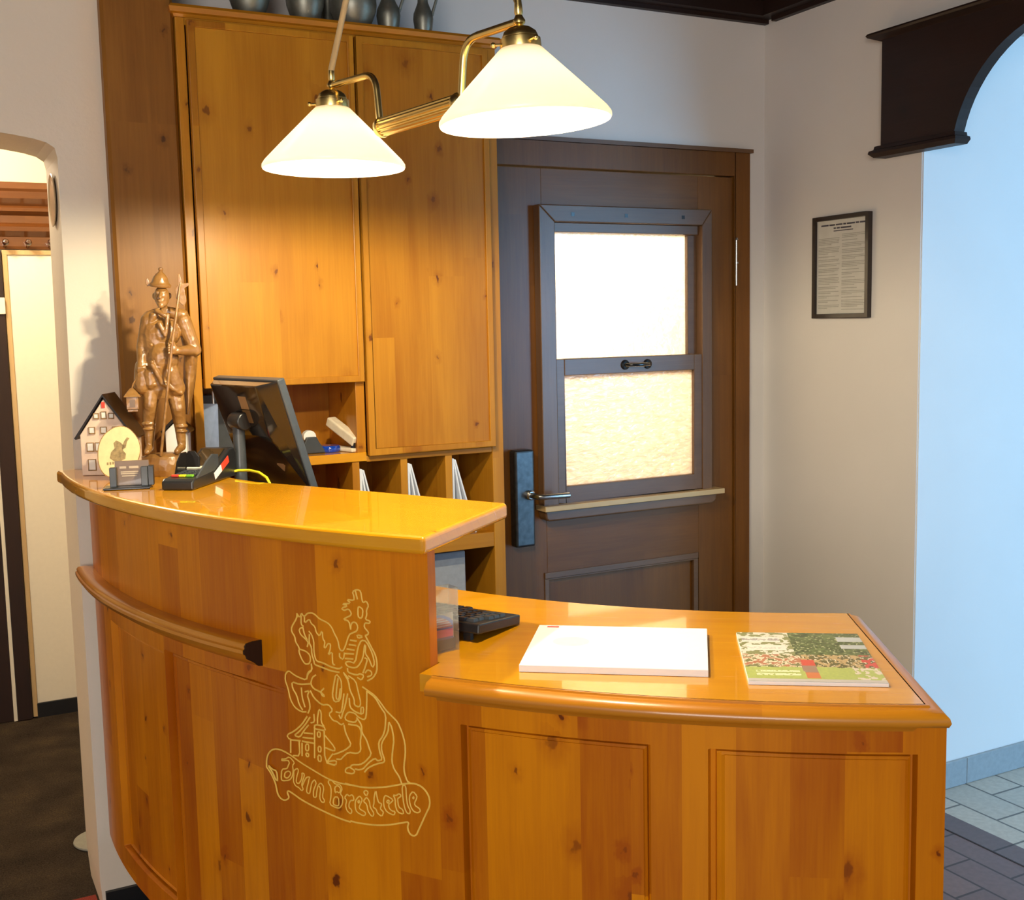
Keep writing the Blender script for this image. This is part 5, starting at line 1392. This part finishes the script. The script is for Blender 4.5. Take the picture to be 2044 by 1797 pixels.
# ------------------------------------------------------------------ light
def point(name, loc, col, watts, r=0.03):
    l = bpy.data.lights.new(name, 'POINT'); l.energy = watts; l.color = col; l.shadow_soft_size = r
    o = bpy.data.objects.new(name, l); COL.objects.link(o); o.location = loc; return o
def area(name, loc, target, col, watts, w, h):
    l = bpy.data.lights.new(name, 'AREA'); l.energy = watts; l.color = col; l.shape = 'RECTANGLE'; l.size = w; l.size_y = h
    o = bpy.data.objects.new(name, l); COL.objects.link(o); o.location = loc
    o.rotation_euler = (Vector(target) - Vector(loc)).to_track_quat('-Z', 'Y').to_euler(); return o
WARM = (1.0, 0.86, 0.58)
point('lamp_light', MA @ Vector((0, 0, 0.012)), WARM, 42.0, 0.02)
point('lamp_light', MBx @ Vector((0, 0, 0.012)), WARM, 42.0, 0.02)
# daylight from the hall window (cool) on the reveal
area('hall_window_light', (4.75, -2.5, 1.45), (4.3, 2.5, 1.2), (0.26, 0.60, 1.0), 190.0, 2.0, 1.9)
# unseen fill light added behind and left of the camera to lift the room
area('room_fill_light', (-1.4, -1.6, 1.7), (1.6, 3.2, 1.2), (1.0, 0.94, 0.88), 82.0, 1.6, 1.4)
# passage and office ceiling lamps
point('passage_lamp_light', (0.05, 4.2, 2.25), (1.0, 0.87, 0.66), 42.0, 0.08)
area('office_lamp_light', (2.2, 4.3, 2.4), (2.15, 3.27, 1.3), (1.0, 0.90, 0.74), 62.0, 0.6, 0.6)
w = bpy.data.worlds.new('room_light'); scene.world = w; w.use_nodes = True
bg = w.node_tree.nodes['Background']; bg.inputs[0].default_value = (0.95, 0.93, 0.92, 1); bg.inputs[1].default_value = 0.42

# ------------------------------------------------------------------ camera
cam = bpy.data.cameras.new('camera'); co_ = bpy.data.objects.new('camera', cam); COL.objects.link(co_)
cam.sensor_fit = 'HORIZONTAL'; cam.sensor_width = 36.0; cam.lens = 2290.0 / 2044.0 * 36.0
yw, pt_, rl = R_(27.585), R_(6.347), R_(-1.1963)
fwd = Vector((math.sin(yw) * math.cos(pt_), math.cos(yw) * math.cos(pt_), -math.sin(pt_)))
right = Vector((math.cos(yw), -math.sin(yw), 0)); up = right.cross(fwd)
r2 = right * math.cos(rl) + up * math.sin(rl); u2 = -right * math.sin(rl) + up * math.cos(rl)
mw = Matrix((r2, u2, -fwd)).transposed().to_4x4(); mw.translation = (0, 0, 1.54)
co_.matrix_world = mw
cam.clip_start = 0.02
scene.camera = co_
scene.view_settings.view_transform = 'Standard'; scene.view_settings.look = 'None'
scene.view_settings.exposure = 0.0; scene.view_settings.gamma = 1.0
try: scene.view_settings.use_curve_mapping = False
except Exception: pass
